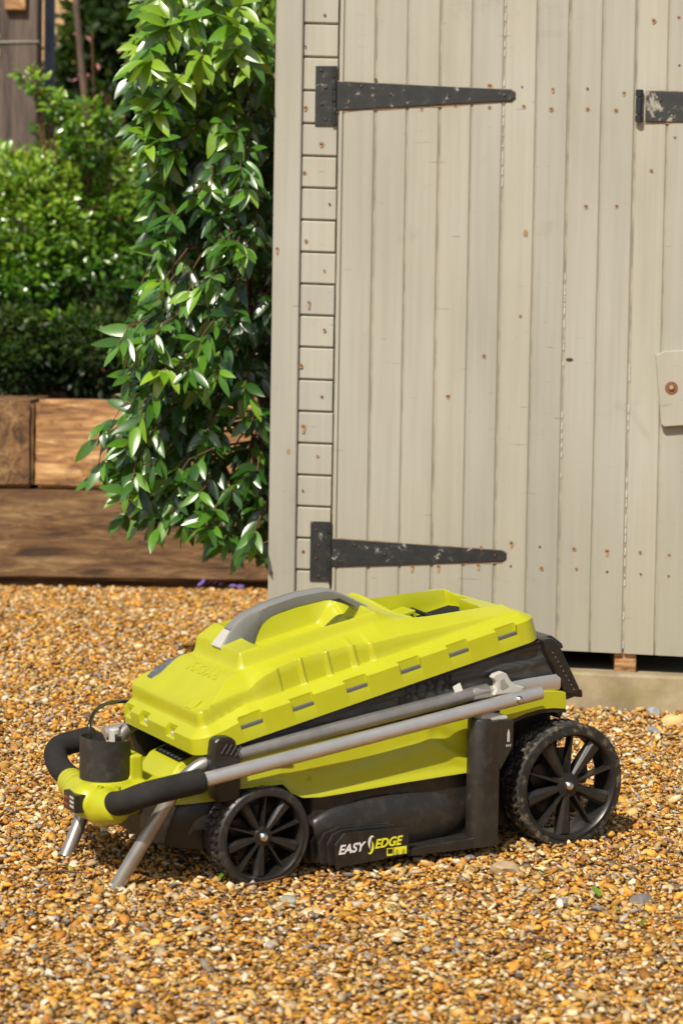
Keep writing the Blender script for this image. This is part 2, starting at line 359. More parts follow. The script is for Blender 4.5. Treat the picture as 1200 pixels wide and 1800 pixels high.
# ---- gravel stones
def ico(sub):
    import bmesh
    bm = bmesh.new(); bmesh.ops.create_icosphere(bm, subdivisions=sub, radius=1)
    v = np.array([x.co[:] for x in bm.verts]); f = np.array([[q.index for q in x.verts] for x in bm.faces]); bm.free(); return v, f
PAL = np.array([(.70, .36, .06), (.58, .25, .035), (.68, .43, .15), (.76, .58, .33), (.48, .21, .04), (.30, .15, .06), (.26, .21, .17), (.34, .29, .24), (.16, .10, .07), (.50, .36, .20), (.76, .66, .50), (.60, .30, .14), (.22, .22, .23)])
PW = np.array([.24, .15, .20, .15, .08, .035, .018, .02, .012, .045, .04, .02, .004]); PW = PW/PW.sum()
def stones(cx, cy, size, zoff, sub, rng):
    base, faces = ico(sub); n = len(cx); k = len(base)
    shapes = []
    for i in range(24):
        v = base.copy()
        for q in range(5 if sub == 1 else 8):      # chip flats off the pebble
            d = rng.normal(size=3); d /= np.linalg.norm(d); lim = rng.uniform(.30, .72)
            pr = v@d; v = v - np.outer(np.clip(pr-lim, 0, None), d)
        v *= 1+rng.normal(0, .07, (k, 1)); shapes.append(v*np.array([rng.uniform(.9, 1.35), rng.uniform(.65, 1.0), rng.uniform(.26, .55)]))
    shapes = np.array(shapes)
    V = shapes[rng.integers(0, 24, n)]*size[:, None, None]
    yaw = rng.uniform(0, 2*math.pi, n); tx = rng.normal(0, .45, n); ty = rng.normal(0, .35, n)
    def rot(V, a, i, j):
        c, s = np.cos(a)[:, None], np.sin(a)[:, None]; o = V.copy(); o[:, :, i] = V[:, :, i]*c-V[:, :, j]*s; o[:, :, j] = V[:, :, i]*s+V[:, :, j]*c; return o
    V = rot(V, tx, 1, 2); V = rot(V, ty, 0, 2); V = rot(V, yaw, 0, 1)
    gzv = GS*(np.minimum(cy, 7.7)-3.95)
    V += np.stack([cx, cy, gzv+zoff], 1)[:, None, :]
    col = PAL[rng.choice(len(PAL), n, p=PW)]*rng.uniform(.48, 1.16, (n, 1))
    F = (faces[None]+(np.arange(n)*k)[:, None, None]).reshape(-1, 3)
    return V.reshape(-1, 3), F, np.repeat(col, k, 0)
def np_mesh(name, V, F, C, mat, smooth=False, attr='stone'):
    me = bpy.data.meshes.new(name); me.vertices.add(len(V)); me.vertices.foreach_set('co', V.astype(np.float32).ravel())
    me.loops.add(F.size); me.loops.foreach_set('vertex_index', F.astype(np.int32).ravel())
    me.polygons.add(len(F)); me.polygons.foreach_set('loop_start', np.arange(0, F.size, F.shape[1], dtype=np.int32))
    if smooth: me.polygons.foreach_set('use_smooth', np.ones(len(F), bool))
    if C is not None:
        if attr == 'stone':
            a = me.color_attributes.new('stone', 'FLOAT_COLOR', 'POINT'); a.data.foreach_set('color', np.c_[C, np.ones(len(C))].astype(np.float32).ravel())
        else:
            a = me.attributes.new(attr, 'FLOAT', 'POINT'); a.data.foreach_set('value', C.astype(np.float32))
    me.materials.append(mat); me.update(); me.validate(); return me
def gravel():
    rng = np.random.default_rng(3)
    VV, FF, CC = [], [], []; off = 0
    for (y0, y1, sp, sub, hw) in ((2.75, 3.7, .0086, 1, .155), (3.7, 5.2, .0086, 1, .155), (5.2, 7.42, .0105, 1, .155)):
        rows = int((y1-y0)/sp)
        X_, Y_ = [], []
        for r in range(rows):
            y = y0+r*sp; half = y*hw+.12; n = int(2*half/sp); X_.append(np.linspace(-half, half, n)); Y_.append(np.full(n, y))
        cx = np.concatenate(X_); cy = np.concatenate(Y_)
        cx = cx+rng.uniform(-.6, .6, len(cx))*sp; cy = cy+rng.uniform(-.6, .6, len(cx))*sp
        size = np.clip(rng.lognormal(math.log(.0064), .38, len(cx)), 0.003, .0165)*(1 if sp < .010 else 1.15)
        z = rng.uniform(-.003, .0075, len(cx))
        V, F, C = stones(cx, cy, size, z, sub, rng)
        VV.append(V); FF.append(F+off); CC.append(C); off += len(V)
    me = np_mesh('gravel', np.concatenate(VV), np.concatenate(FF), np.concatenate(CC), M['stone'])
    o = bpy.data.objects.new('gravel', me); COL.objects.link(o)
    tag(o, 'golden brown pea gravel and flint chips covering the yard', 'gravel', kind='stuff')
gravel()

# ---- shed --------------------------------------------------------------
WA = R_(4.5); WP = Vector((0.1, 5.62, 0)); WX = Vector((math.cos(WA), -math.sin(WA), 0)); WN = Vector((-math.sin(WA), -math.cos(WA), 0))  # WN points at the camera
def W(px, py, out=0.0):
    d = ray(px, py); p0 = WP+WN*out; p = CAM+d*((p0-CAM).dot(WN)/d.dot(WN)); q = p-WP
    return q.dot(WX), p.z
shed_m = Matrix((WX, -WN, Vector((0, 0, 1)))).transposed().to_4x4(); shed_m.translation = WP   # local x along the wall, y inwards, z up
shed = empty('garden_shed', mat=shed_m)
tag(shed, 'greige painted timber garden shed with vertical boarded door', 'shed')
TOPZ = W(600, -150)[1]
SK = .030     # the shed has racked: horizontals drop to the right
zb = lambda u: W(980, 1143)[1] - .026*(u-W(980, 1143)[0])
def board(name, u0, u1, z0, z1, y0, th, mat=None, parent=None, ch=.0035, skew=0):
    # upright board with chamfered long edges, front face at y0 (negative = proud)
    mb = MB(); y1 = y0+th
    prof = [(u0, y1), (u0, y0+ch), (u0+ch, y0), (u1-ch, y0), (u1, y0+ch), (u1, y1)]
    lo = [(u, y, (zb(u) if z0 is None else z0)) for u, y in prof]; hi = [(u, y, z1) for u, y in prof]
    n = 6; mb.add(lo+hi, [tuple(range(n)), tuple(range(2*n-1, n-1, -1))]+[(i, n+i, n+(i+1) % n, (i+1) % n) for i in range(n)])
    return mb.build(name, mat or M['wood_paint'], parent or shed)
xl = lambda px: W(px, 750)[0]
# corner board
board('corner_board', xl(475.5), xl(523.0), None, TOPZ, -.012, .03, ch=.003)
MB().box((xl(475.5)+.004, .018, W(700, 1125)[1]), (xl(475.5)+.03, 1.9, TOPZ)).build('side_wall', M['wood_paint'], shed)
# short horizontal cladding boards between corner board and door
ux0, ux1 = xl(523.6), xl(583.5)
joint = [-10, 42, 101, 160, 218, 275, 331, 387.5, 444, 500, 555, 611, 668, 724, 780, 836, 891, 947, 1003, 1060, 1116]
for a, b in zip(joint[:-1], joint[1:]):
    za, zc = W(555, a)[1], W(555, b)[1]; mb = MB()
    y0 = random.uniform(-.0015, .001); ch = .004
    prof = [(y0+.016, zc+.002), (y0+.006, zc+.002), (y0, zc+.002+ch), (y0, za-ch), (y0+.004, za-.0005), (y0+.016, za-.0005)]
    e = random.uniform(-.0012, .0012)
    lo = [(ux0, y, z) for y, z in prof]; hi = [(ux1+e, y, z-.002) for y, z in prof]; n = 6
    mb.add(lo+hi, [tuple(range(n)), tuple(range(2*n-1, n-1, -1))]+[(i, n+i, n+(i+1) % n, (i+1) % n) for i in range(n)])
    mb.build('cladding_board', M['wood_paint'], shed)
MB().box((ux0-.002, .012, W(555, 1120)[1]), (ux1+.004, .04, TOPZ)).build('door_frame', M['groove'], shed)
# door of tongue and groove boards
door = MB().box((xl(586), .0035, W(700, 1119)[1]), (xl(1345), .03, TOPZ)).build('door', M['groove'], shed)
edges = [586.5, 593.5, 650.5, 706, 763, 818, 873.5, 930.5, 987, 1045, 1103, 1159.5, 1216, 1272, 1330]
for i, (a, b) in enumerate(zip(edges[:-1], edges[1:])):
    gap = .0016 if i % 2 == 0 else .0003
    ch = (.0042 if i % 2 else .0042) if i else .001
    board('board', xl(a)+gap, xl(b)-(.0006 if i % 2 == 0 else .0016), None, TOPZ, random.uniform(-.0012, .0006)+(-.002 if i == 0 else 0), .014, ch=ch, parent=door)
# hinges
def hinge(pl, strap, screws, mat, parent=shed, knuckle=None):
    # strap: px polygon; pl: px rectangle of plate
    poly = [W(*p) for p in strap]
    mb = MB().xz([(u, z) for u, z in poly], -.0052, -.0012)
    o = mb.build('strap_hinge', mat, parent, bevel=.0007)
    if pl:
        (x0, y0), (x1, y1) = W(pl[0], pl[1]), W(pl[2], pl[3])
        MB().box((x0, -.0050, y1), (x1, .001, y0)).build('hinge_plate', mat, o, bevel=.0007)
        kx = W(pl[2]+3, pl[1])[0]; seg = MB(); L_ = (y0-y1)
        for k in range(5):
            seg.tube([(kx, -.006, y1+L_*(k+.04)/5), (kx, -.006, y1+L_*(k+.96)/5)], .0052, 12)
        seg.build('hinge_knuckle', mat, o, smooth=40)
    for s in screws:
        u, z = W(*s); mb = MB(); mb.lathe([(.0001, -.0018), (.0034, -.0014), (.0046, 0), (.0046, .001)], (u, -.0058, z), (0, 1, 0), 10, closed=False)
        sl = Matrix.Translation((u, -.0072, z))@Matrix.Rotation(random.uniform(0, 3), 4, 'Y')
        mb.box((-.0034, -.0004, -.0006), (.0034, .0004, .0006), 1, sl)
        mb.build('screw', [M['iron'], M['rust']], o, smooth=40)
    # rust that has bled into the paint round the strap
    cx = sum(u for u, z in poly)/len(poly); cz = sum(z for u, z in poly)/len(poly)
    out = []
    for i in range(len(poly)):
        (u0, z0), (u1, z1) = poly[i], poly[(i+1) % len(poly)]
        for k in range(14):
            t = k/14; u = u0+(u1-u0)*t; z = z0+(z1-z0)*t
            out.append((u+(.002 if u > cx else -.002)*random.uniform(.2, 1), z+(random.uniform(.0004, .0026) if z > cz else -random.uniform(.0012, .0065))))
    mb = MB(); n = len(out); mb.add([(cx, -.0013, cz)]+[(u, -.0013, z) for u, z in out], [(0, 1+i, 1+(i+1) % n) for i in range(n)])
    mb.build('rust_stain', M['stain'], o)
    return o
hinge((555, 116, 586, 222), [(592, 143), (897, 158), (905, 163), (905, 171), (898, 177), (592, 194)],
      [(565, 124), (572, 154), (566, 183), (572, 210), (635, 152), (608, 184), (687, 166), (787, 167), (886, 168)], M['iron'])
hinge((546, 916, 577, 1021), [(582, 946), (880, 967), (889, 972), (889, 980), (881, 986), (582, 996)],
      [(556, 931), (560, 958), (556, 981), (560, 1012), (623, 957), (598, 986), (676, 974), (772, 975), (869, 976)], M['iron'])
h3 = hinge(None, [(1135, 160), (1330, 166), (1330, 214), (1133, 214)], [(1160, 176), (1180, 203)], M['iron_flaking'])
k = MB(); u, z0 = W(1123, 159); z1 = W(1123, 215)[1]
for a, b, r in ((0, .2, .0095), (.24, .76, .0085), (.8, 1, .0095)):
    k.tube([(u, -.009, z0+(z1-z0)*a), (u, -.009, z0+(z1-z0)*b)], r, 16)
k.build('hinge_knuckle', M['black_gloss'], h3, smooth=40)
# wooden turn button
tb = [W(*p) for p in ((1151, 624), (1166, 617), (1300, 612), (1308, 740), (1165, 750), (1160, 745))]
t = MB().xz(tb, -.022, -.0016).build('turn_button', M['wood_paint'], shed, bevel=.002)
u, z = W(1179, 682, .02)
MB().lathe([(.0001, -.004), (.006, -.003), (.008, 0), (.0155, .0002), (.0155, .0016)], (u, -.0236, z), (0, 1, 0), 24, closed=False).build('screw', M['rust'], t, smooth=30)
MB().lathe([(.0001, -.0055), (.0045, -.0045), (.006, -.003)], (u, -.0236, z), (0, 1, 0), 6, closed=False).build('bolt_head', M['grey_plastic'], t)
# nails, each with its little bloom of rust
nails = [(571, 27), (537, 82), (537, 190), (565, 254), (535, 304), (579, 359), (538, 424), (570, 476), (543, 532), (570, 580), (529, 643), (566, 697), (533, 750), (558, 802), (532, 862), (533, 969), (488, 438),
         (478, 1006), (917, 153), (971, 157), (1032, 156), (1096, 164), (920, 187), (968, 192), (1032, 192), (1082, 195), (1193, 115), (1192, 31), (1148, 37), (1185, 242), (1144, 300),
         (914, 556), (850, 626), (787, 697), (898, 955), (948, 961), (1008, 965), (1066, 969), (1124, 971), (1175, 976), (897, 995), (951, 999), (1012, 1000), (1066, 1005), (1125, 1009), (1174, 1013),
         (840, 994), (1083, 363), (1029, 363), (740, 190), (800, 186), (860, 189), (724, 996), (660, 140), (860, 151), (845, 962), (770, 996)]
nm = None
for i, (px, py) in enumerate(nails):
    u, z = W(px, py); out = -.0016 if px > 590 else (-.014 if px < 524 else -.0034)
    mb = MB(); rr = random.uniform(.0026, .0044)
    ring = [(rr*random.uniform(.6, 1.25)*math.cos(a*math.pi/6), 0, rr*random.uniform(.6, 1.3)*math.sin(a*math.pi/6)) for a in range(12)]
    mb.add([(0, -.0004, 0)]+ring, [(0, 1+a, 1+(a+1) % 12) for a in range(12)], 0)
    mb.lathe([(.0001, -.0012), (rr*.5, -.0010), (rr*.55, 0)], (0, 0, 0), (0, 1, 0), 8, 1, closed=False)
    if random.random() < .75:
        dr_ = random.uniform(.0, .012) if random.random() < .4 else 0
        ring = [(rr*random.uniform(1.1, 1.7)*math.cos(a*math.pi/6), -.0001, rr*random.uniform(1.1, 1.7)*math.sin(a*math.pi/6)-(dr_ if a in (8, 9, 10) else 0)) for a in range(12)]
        mb.add([(0, -.0001, 0)]+ring, [(0, 1+a, 1+(a+1) % 12) for a in range(12)], 2)
    o = mb.build('nail', [M['rust'], M['nail'], M['stain']], shed); o.location = (u, out, z)
# a knot hole and a chip in the boards
for (px, py, a, b) in ((1000, 632, .009, .004), (923, 410, .006, .009), (508, 794, .005, .008)):
    u, z = W(px, py); mb = MB(); off = -.0018 if px > 590 else -.0125
    mb.lathe([(.0001, 0), (1, .0002), (1.0, .001)], (0, 0, 0), (0, 1, 0), 9, closed=False)
    o = mb.build('knot', M['nail'] if px == 1000 else M['stain'], shed); o.location = (u, off, z); o.scale = (a, 1, b)
# cracks of bare filler along the door joints
for px, y0, y1 in ((987, 480, 640), (987, 700, 850), (1103, 640, 760), (1103, 840, 1130), (873.5, 1, 320)):
    mb = MB(); uc = xl(px); z = W(px, y0)[1]; ze = W(px, y1)[1]
    while z > ze:
        l = random.uniform(.004, .02)
        if random.random() < .6: mb.box((uc-.0007, -.0006, z-l), (uc+.0006, .006, z))
        z -= l*random.uniform(1, 2.2)
    mb.build('flaked_joint', M['white'], door)
# dark backing behind the underfloor gap, joist ends and plinth
zf = W(700, 1119)[1]
MB().box((xl(476)+.05, .45, -.2), (xl(1345), .48, TOPZ)).build('shade_backing', M['void'], shed)  # added dark sheet, shade under the shed put into its colour
MB().box((xl(476)+.04, .04, zf+.03), (xl(1345), 1.9, zf+.06)).build('floor_deck', M['void'], shed)
u0, z1 = W(1080, 1152); u1, z0 = W(1117, 1190)
MB().box((u0, .012, z0), (u1, .5, zf+.03)).build('joist', M['sleeper'], shed, bevel=.002)
u0, z1 = W(700, 1152); u1, z0 = W(738, 1190)
MB().box((u0, .012, z0), (u1, .5, zf+.03)).build('joist', M['sleeper'], shed, bevel=.002)
up, zp = W(1100, 1186, .045)
mb = MB(); mb.xz([(xl(500), -.35), (xl(1500), -.35), (xl(1500), zp-.02*(xl(1500)-up)), (xl(500), zp-.02*(xl(500)-up))], -.045, .9)
pl = mb.build('plinth', M['concrete'], shed, bevel=.006)
MB().box((xl(476), -.02, TOPZ), (xl(1345), 2.0, TOPZ+.04)).build('roof', M['groove'], shed)
MB().box((xl(1330), .03, zf), (xl(1345), 1.9, TOPZ)).build('side_wall', M['wood_paint'], shed)

# ---- raised bed of sleepers ----------------------------------------------
YB = 7.43
bed = empty('sleeper_planter', PY(300, 1035, YB)); bl = bed.location.copy()
tag(bed, 'raised planter of stacked brown oak railway sleepers behind the gravel', 'planter')
def rough_box(name, a, b, mats, seg=24, amp=.004, endmat=False):
    import bmesh
    bm = bmesh.new(); bmesh.ops.create_cube(bm, size=1)
    sx, sy, sz = (b[i]-a[i] for i in range(3))
    for v in bm.verts: v.co = Vector(((a[0]+b[0])/2+v.co.x*sx, (a[1]+b[1])/2+v.co.y*sy, (a[2]+b[2])/2+v.co.z*sz))
    bmesh.ops.bevel(bm, geom=bm.edges[:], offset=.012, segments=2, affect='EDGES')
    bmesh.ops.subdivide_edges(bm, edges=[e for e in bm.edges if e.calc_length() > .1], cuts=8, use_grid_fill=True)
    for v in bm.verts: v.co += Vector((random.uniform(-1, 1), random.uniform(-1, 1), random.uniform(-1, 1)))*amp*.4
    me = bpy.data.meshes.new(name); bm.to_mesh(me); bm.free(); me.materials.append(mats)
    o = bpy.data.objects.new(name, me); COL.objects.link(o); o.parent = bed; o.location = Vector(((a[0]+b[0])/2, (a[1]+b[1])/2, (a[2]+b[2])/2))-bl
    for v in me.vertices: v.co -= Vector(((a[0]+b[0])/2, (a[1]+b[1])/2, (a[2]+b[2])/2))
    return o
p00 = PY(-260, 1043, YB); pj = PY(-260, 860, YB); pt = PY(-260, 707, YB)
zj = PY(250, 862, YB).z; zt = PY(250, 706.5, YB).z; zg = PY(250, 1035, YB).z-.05
xr = PY(700, 900, YB).x
zb2_ = PY(250, 1022, YB).z
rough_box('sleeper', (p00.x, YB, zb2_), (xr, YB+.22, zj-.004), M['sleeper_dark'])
rough_box('sleeper', (p00.x, YB+.03, zg), (xr, YB+.20, zb2_-.006), M['sleeper_dark'])  # recessed dark strip added as the shadow line along the foot
xe = PY(60, 800, YB).x
_e = rough_box('sleeper', (xe-.23, YB, zj+.003), (xe-.003, YB+2.6, zt), M['sleeper_end']); _e.rotation_euler.x = R_(1.5); _e.location.z += .033
rough_box('sleeper', (xe+.003, YB+.004, zj+.002), (xr, YB+.22, zt+.003), M['sleeper'])
rough_box('sleeper', (xe-1.9, YB+.008, zj+.002), (xe-.236, YB+.22, zt-.002), M['sleeper'])
MB().box((p00.x-bl.x, .2, zg-bl.z), (xr-bl.x+.5, 2.9, zt-.06-bl.z)).build('soil', M['soil'], bed)

# ---- foliage ---------------------------------------------------------------
def leaf_arrays(L=1.0, Wd=.32, nseg=5, fold=.10, curl=-.18):
    v = []; f = []
    for i in range(nseg+1):
        t = i/nseg; wd = Wd*.5*(math.sin(math.pi*min(1, t**.85))**.8) if 0 < i < nseg else 0.0
        z = curl*t*t*L; y = t*L
        v += [(-wd, y, z+fold*wd*2), (0, y, z), (wd, y, z+fold*wd*2)]
    for i in range(nseg):
        a = i*3; v_ = a+3
        f += [(a, a+1, v_+1, v_), (a+1, a+2, v_+2, v_+1)]
    return np.array(v), np.array(f)
def frames(dirs, ups):
    y = dirs/np.linalg.norm(dirs, axis=1, keepdims=True)
    x = np.cross(y, ups); x /= np.linalg.norm(x, axis=1, keepdims=True)+1e-9
    z = np.cross(x, y); return np.stack([x, y, z], 2)   # columns
def leaf_cloud(pos, dirs, ups, size, tint, proto, mat, name):
    v, f = proto; Rm = frames(dirs, ups)
    V = np.einsum('nij,kj->nki', Rm, v)*size[:, None, None]+pos[:, None, :]
    F = (f[None]+(np.arange(len(pos))*len(v))[:, None, None]).reshape(-1, 4)
    return np_mesh(name, V.reshape(-1, 3), F, np.repeat(tint, len(v)), mat, True, 'tint')
def jit(n, s): return np.random.normal(0, s, (n, 3))

def big_bush():
    base = Vector((PY(530, 900, 6.5).x, 6.5, gz(6.5)))
    root = empty('evergreen_shrub', base)
    tag(root, 'glossy long leaved evergreen shrub spilling down beside the shed corner', 'shrub')
    # left outline of the crown, photo y -> px x at its edge
    ol = [(-60, 225), (0, 232), (70, 225), (150, 205), (230, 225), (300, 245), (420, 240), (520, 248), (580, 215), (650, 228), (720, 210), (790, 165), (850, 172), (900, 205), (940, 285), (980, 385), (1005, 425)]
    rng = np.random.default_rng(11)
    pos, dr, ups, sz, tn = [], [], [], [], []
    twigs = MB(); thick = MB()
    trunk_top = Vector((PY(430, 100, 6.2).x, 6.2, PY(430, 100, 6.2).z))
    # a few stems rising from the ground
    stems = []
    for k in range(6):
        b0 = base+Vector((rng.uniform(-.02, .12), rng.uniform(-.1, .15), -.02)); t0 = PY(rng.uniform(300, 470), rng.uniform(-120, 100), rng.uniform(5.95, 6.4))
        pts = [b0.lerp(t0, t)+Vector((rng.normal(0, .02), rng.normal(0, .02), 0)) for t in np.linspace(0, 1, 9)]
        stems.append(pts); st = MB(); st.tube([p-base for p in pts], [.012*(1-.6*i/8) for i in range(9)], 7); st.build('stem', M['twig'], root, smooth=60)
    def whorl(p, d, n, L, tint):
        for q in range(n):
            a = q*2.399+rng.uniform(0, .6); e1 = d.cross(Vector((0, 0, 1))); e1 = e1.normalized() if e1.length > .05 else Vector((1, 0, 0)); e2 = d.cross(e1)
            spread = rng.uniform(.55, 1.15)
            v = d*math.cos(spread)+(e1*math.cos(a)+e2*math.sin(a))*math.sin(spread)*1.1+Vector((-.12, -.1, -rng.uniform(.05, .75)*(1 if p.z < 1.2 else .6)))
            pos.append(p-d*rng.uniform(0, .05)); dr.append(v); ups.append(Vector((-.12+rng.normal(0, .5), -.95+rng.normal(0, .3), .7+rng.normal(0, .4))))
            sz.append(L*rng.uniform(.55, 1.15)); tn.append(tint+rng.normal(0, .12))
    nt_ = 0
    ylist = np.linspace(-50, 985, 400)
    for y in ylist:
        xe_ = np.interp(y, [a for a, b in ol], [b for a, b in ol])
        px = rng.uniform(xe_+34, 500) if rng.random() > .28 else xe_+rng.uniform(24, 60)
        if y > 830: px = max(px, xe_+36)
        edge = (px-xe_) < 70
        Y = rng.uniform(5.55, 5.9) if px < 455 else rng.uniform(5.75, 6.1)
        if rng.random() < .30: Y += .25
        if y > 900: y = 900+(y-900)*.75
        tip = PY(px, y+rng.uniform(-8, 8), Y)
        # twig from nearest stem height
        s_ = stems[rng.integers(6)]; j = min(range(9), key=lambda i: abs(s_[i].z-(tip.z+.12))); src = s_[j].lerp(tip, .35 if (s_[j]-tip).length > .25 else 0)
        mid = src.lerp(tip, .55)+Vector((0, 0, .05))
        twigs.tube([src-base, mid-base, tip-base], [.0032, .0026, .0016], 5)
        d = (tip-mid).normalized()
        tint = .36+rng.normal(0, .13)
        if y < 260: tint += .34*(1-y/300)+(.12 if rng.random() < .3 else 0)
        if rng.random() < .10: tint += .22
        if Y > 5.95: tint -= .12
        L = .078 if y > 250 else .086
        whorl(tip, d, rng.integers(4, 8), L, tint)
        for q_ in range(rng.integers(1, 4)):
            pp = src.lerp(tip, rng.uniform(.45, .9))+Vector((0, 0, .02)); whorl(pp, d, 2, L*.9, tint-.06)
        if 430 < y < 860 and px < 420 and rng.random() < .22:      # a longer drooping spray
            e_ = tip+Vector((-rng.uniform(.02, .10), -rng.uniform(.0, .08), -rng.uniform(.06, .14))); twigs.tube([tip-base, tip.lerp(e_, .5)+Vector((-.01, 0, .015))-base, e_-base], [.0018, .0015, .001], 5)
            for q_ in (.35, .7, 1.0): whorl(tip.lerp(e_, q_), (e_-tip).normalized(), 2 if q_ < 1 else 5, L*.95, tint+.05)
    # straggling shoots seen against the sleepers
    for (px, py, dx, dy, n) in ((172, 772, -10, 24, 3), (205, 820, -30, 8, 5), (225, 835, -8, 40, 4), (238, 725, -25, -22, 3), (222, 575, -22, -8, 2), (300, 900, -8, 30, 4), (432, 975, -5, 30, 3), (330, 925, 10, 30, 4)):
        tip = PY(px, py, 5.62); s0 = PY(px+70, py-30, 5.75); mid = PY(px+35, py-22, 5.67)
        twigs.tube([s0-base, mid-base, tip-base], [.0028, .0022, .0015], 5)
        d = (PY(px+dx, py+dy, 5.6)-tip).normalized()
        whorl(tip, d, n, .085, .40)
    pos = np.array([tuple(p) for p in pos]); dr = np.array([tuple(p) for p in dr]); ups = np.array([tuple(p) for p in ups]); sz = np.array(sz); tn = np.clip(np.array(tn), 0, 1.0)
    # keep everything outside the shed
    keep = np.array([(Vector(p)-WP).dot(WX) < xl(476)-.012-(.0 if True else 0) or (Vector(p)-WP).dot(WN) > .05 for p in pos])
    tipx = np.array([(Vector(p+d_/np.linalg.norm(d_)*s)-WP).dot(WX) < xl(476)-.004 for p, d_, s in zip(pos, dr, sz)])
    keep &= tipx
    pos, dr, ups, sz, tn = pos[keep], dr[keep], ups[keep], sz[keep], tn[keep]
    order = np.argsort(pos[:, 1]); near = order[:290]; rest = order[290:]
    proto = leaf_arrays(1, .34, 6, .11, -.20)
    protos = []
    for i in range(6):
        pr = leaf_arrays(1, .27+.02*i, 6, .08+.02*i, -.12-.03*i); me = np_mesh('leaf', pr[0], pr[1], np.full(len(pr[0]), .30+.08*i), M['leaf'], True, 'tint'); protos.append(me)
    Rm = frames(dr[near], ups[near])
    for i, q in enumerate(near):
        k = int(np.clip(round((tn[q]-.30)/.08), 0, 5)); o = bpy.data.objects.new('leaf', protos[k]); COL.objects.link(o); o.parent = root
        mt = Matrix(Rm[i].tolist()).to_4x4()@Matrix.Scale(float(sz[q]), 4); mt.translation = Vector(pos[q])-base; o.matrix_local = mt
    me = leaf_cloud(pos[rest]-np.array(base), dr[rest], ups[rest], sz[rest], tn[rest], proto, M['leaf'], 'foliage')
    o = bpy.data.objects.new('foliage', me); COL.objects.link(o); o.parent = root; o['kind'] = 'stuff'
    tw = twigs.build('twigs', M['twig'], root, smooth=60); tw.name = 'twig_mass'; tw['kind'] = 'stuff'
big_bush()

def small_bush(name, label, blobs, count, L, tint, mat, yr, seed, stemcol='twig', cat='shrub', wd=.45, foot=None, nst=5):
    rng = np.random.default_rng(seed)
    cxm = np.mean([b[0] for b in blobs]); base = Vector((PY(cxm, 700, yr).x, yr, foot if foot is not None else zt-.06))
    root = empty(name, base); tag(root, label, cat)
    pos, dr, tn = [], [], []
    tot = sum(b[2]*b[3] for b in blobs)
    for (px, py, rx, ry, dY, tb) in blobs:
        n = int(count*rx*ry/tot); c = PY(px, py, yr+dY); sx = rx*(yr+dY)/FPX; sz_ = ry*(yr+dY)/FPX
        u = rng.normal(size=(n, 3)); u /= np.linalg.norm(u, axis=1, keepdims=True); r = rng.uniform(.35, 1, n)**.5
        lump = 1+.16*np.sin(u[:, 0]*5+seed)+.14*np.sin(u[:, 2]*7+2)+.1*np.sin(u[:, 1]*9)
        p = u*(r*lump)[:, None]*np.array([sx, min(sx, .55), sz_])+np.array(c)
        pos.append(p); d = u*.7+rng.normal(0, .6, (n, 3))+np.array([0, -.2, .15]); dr.append(d)
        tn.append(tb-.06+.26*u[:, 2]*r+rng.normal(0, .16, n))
        if nst:
            for k in range(2):
                st = MB(); e = Vector(c)+Vector((rng.uniform(-.5, .5)*sx, 0, sz_*.5)); st.tube([Vector((rng.uniform(-.1, .1), .25, 0)), (e-base)*.5+Vector((0, .15, .05)), e-base], [.007, .005, .003], 6); st.build('stem', M[stemcol], root, smooth=60)
    pos = np.concatenate(pos)-np.array(base); dr = np.concatenate(dr); tn = np.clip(np.concatenate(tn), 0, 1); n = len(pos)
    ups = np.array([0, -.7, 1.0])+rng.normal(0, .5, (n, 3)); sz = L*rng.uniform(.45, 1.35, n)
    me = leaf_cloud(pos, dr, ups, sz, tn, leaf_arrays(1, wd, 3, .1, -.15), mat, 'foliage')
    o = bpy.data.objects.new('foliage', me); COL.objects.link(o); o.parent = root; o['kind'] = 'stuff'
    return root
small_bush('box_shrub', 'bright green small leaved bush spilling over the planter at the left edge', [(60, 400, 110, 130, 0, .62), (190, 370, 100, 110, .1, .55), (20, 500, 90, 70, -.1, .40), (130, 480, 110, 60, 0, .30), (230, 470, 80, 60, .2, .28), (60, 330, 50, 60, .1, .66), (130, 290, 70, 40, .15, .55), (-60, 420, 90, 150, 0, .55), (130, 565, 60, 14, -.15, .5)],
           20000, .033, .5, M['leaf_small'], 8.3, 5)
small_bush('flowering_shoot', 'loose arching shoot reaching up in front of the grey post', [(50, 135, 16, 14, 0, .7), (72, 155, 18, 14, 0, .6), (100, 185, 20, 18, 0, .6), (125, 215, 22, 26, 0, .6), (145, 250, 30, 34, 0, .55), (160, 200, 24, 20, .05, .5), (190, 220, 24, 18, .1, .5), (90, 225, 24, 18, .1, .4)],
           900, .036, .5, M['leaf_small'], 8.2, 6, nst=1)
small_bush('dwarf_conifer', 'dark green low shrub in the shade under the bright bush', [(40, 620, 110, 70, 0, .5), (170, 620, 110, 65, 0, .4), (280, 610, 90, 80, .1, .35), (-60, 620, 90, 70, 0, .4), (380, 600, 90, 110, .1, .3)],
           12000, .035, .4, M['leaf_dark'], 8.05, 8)
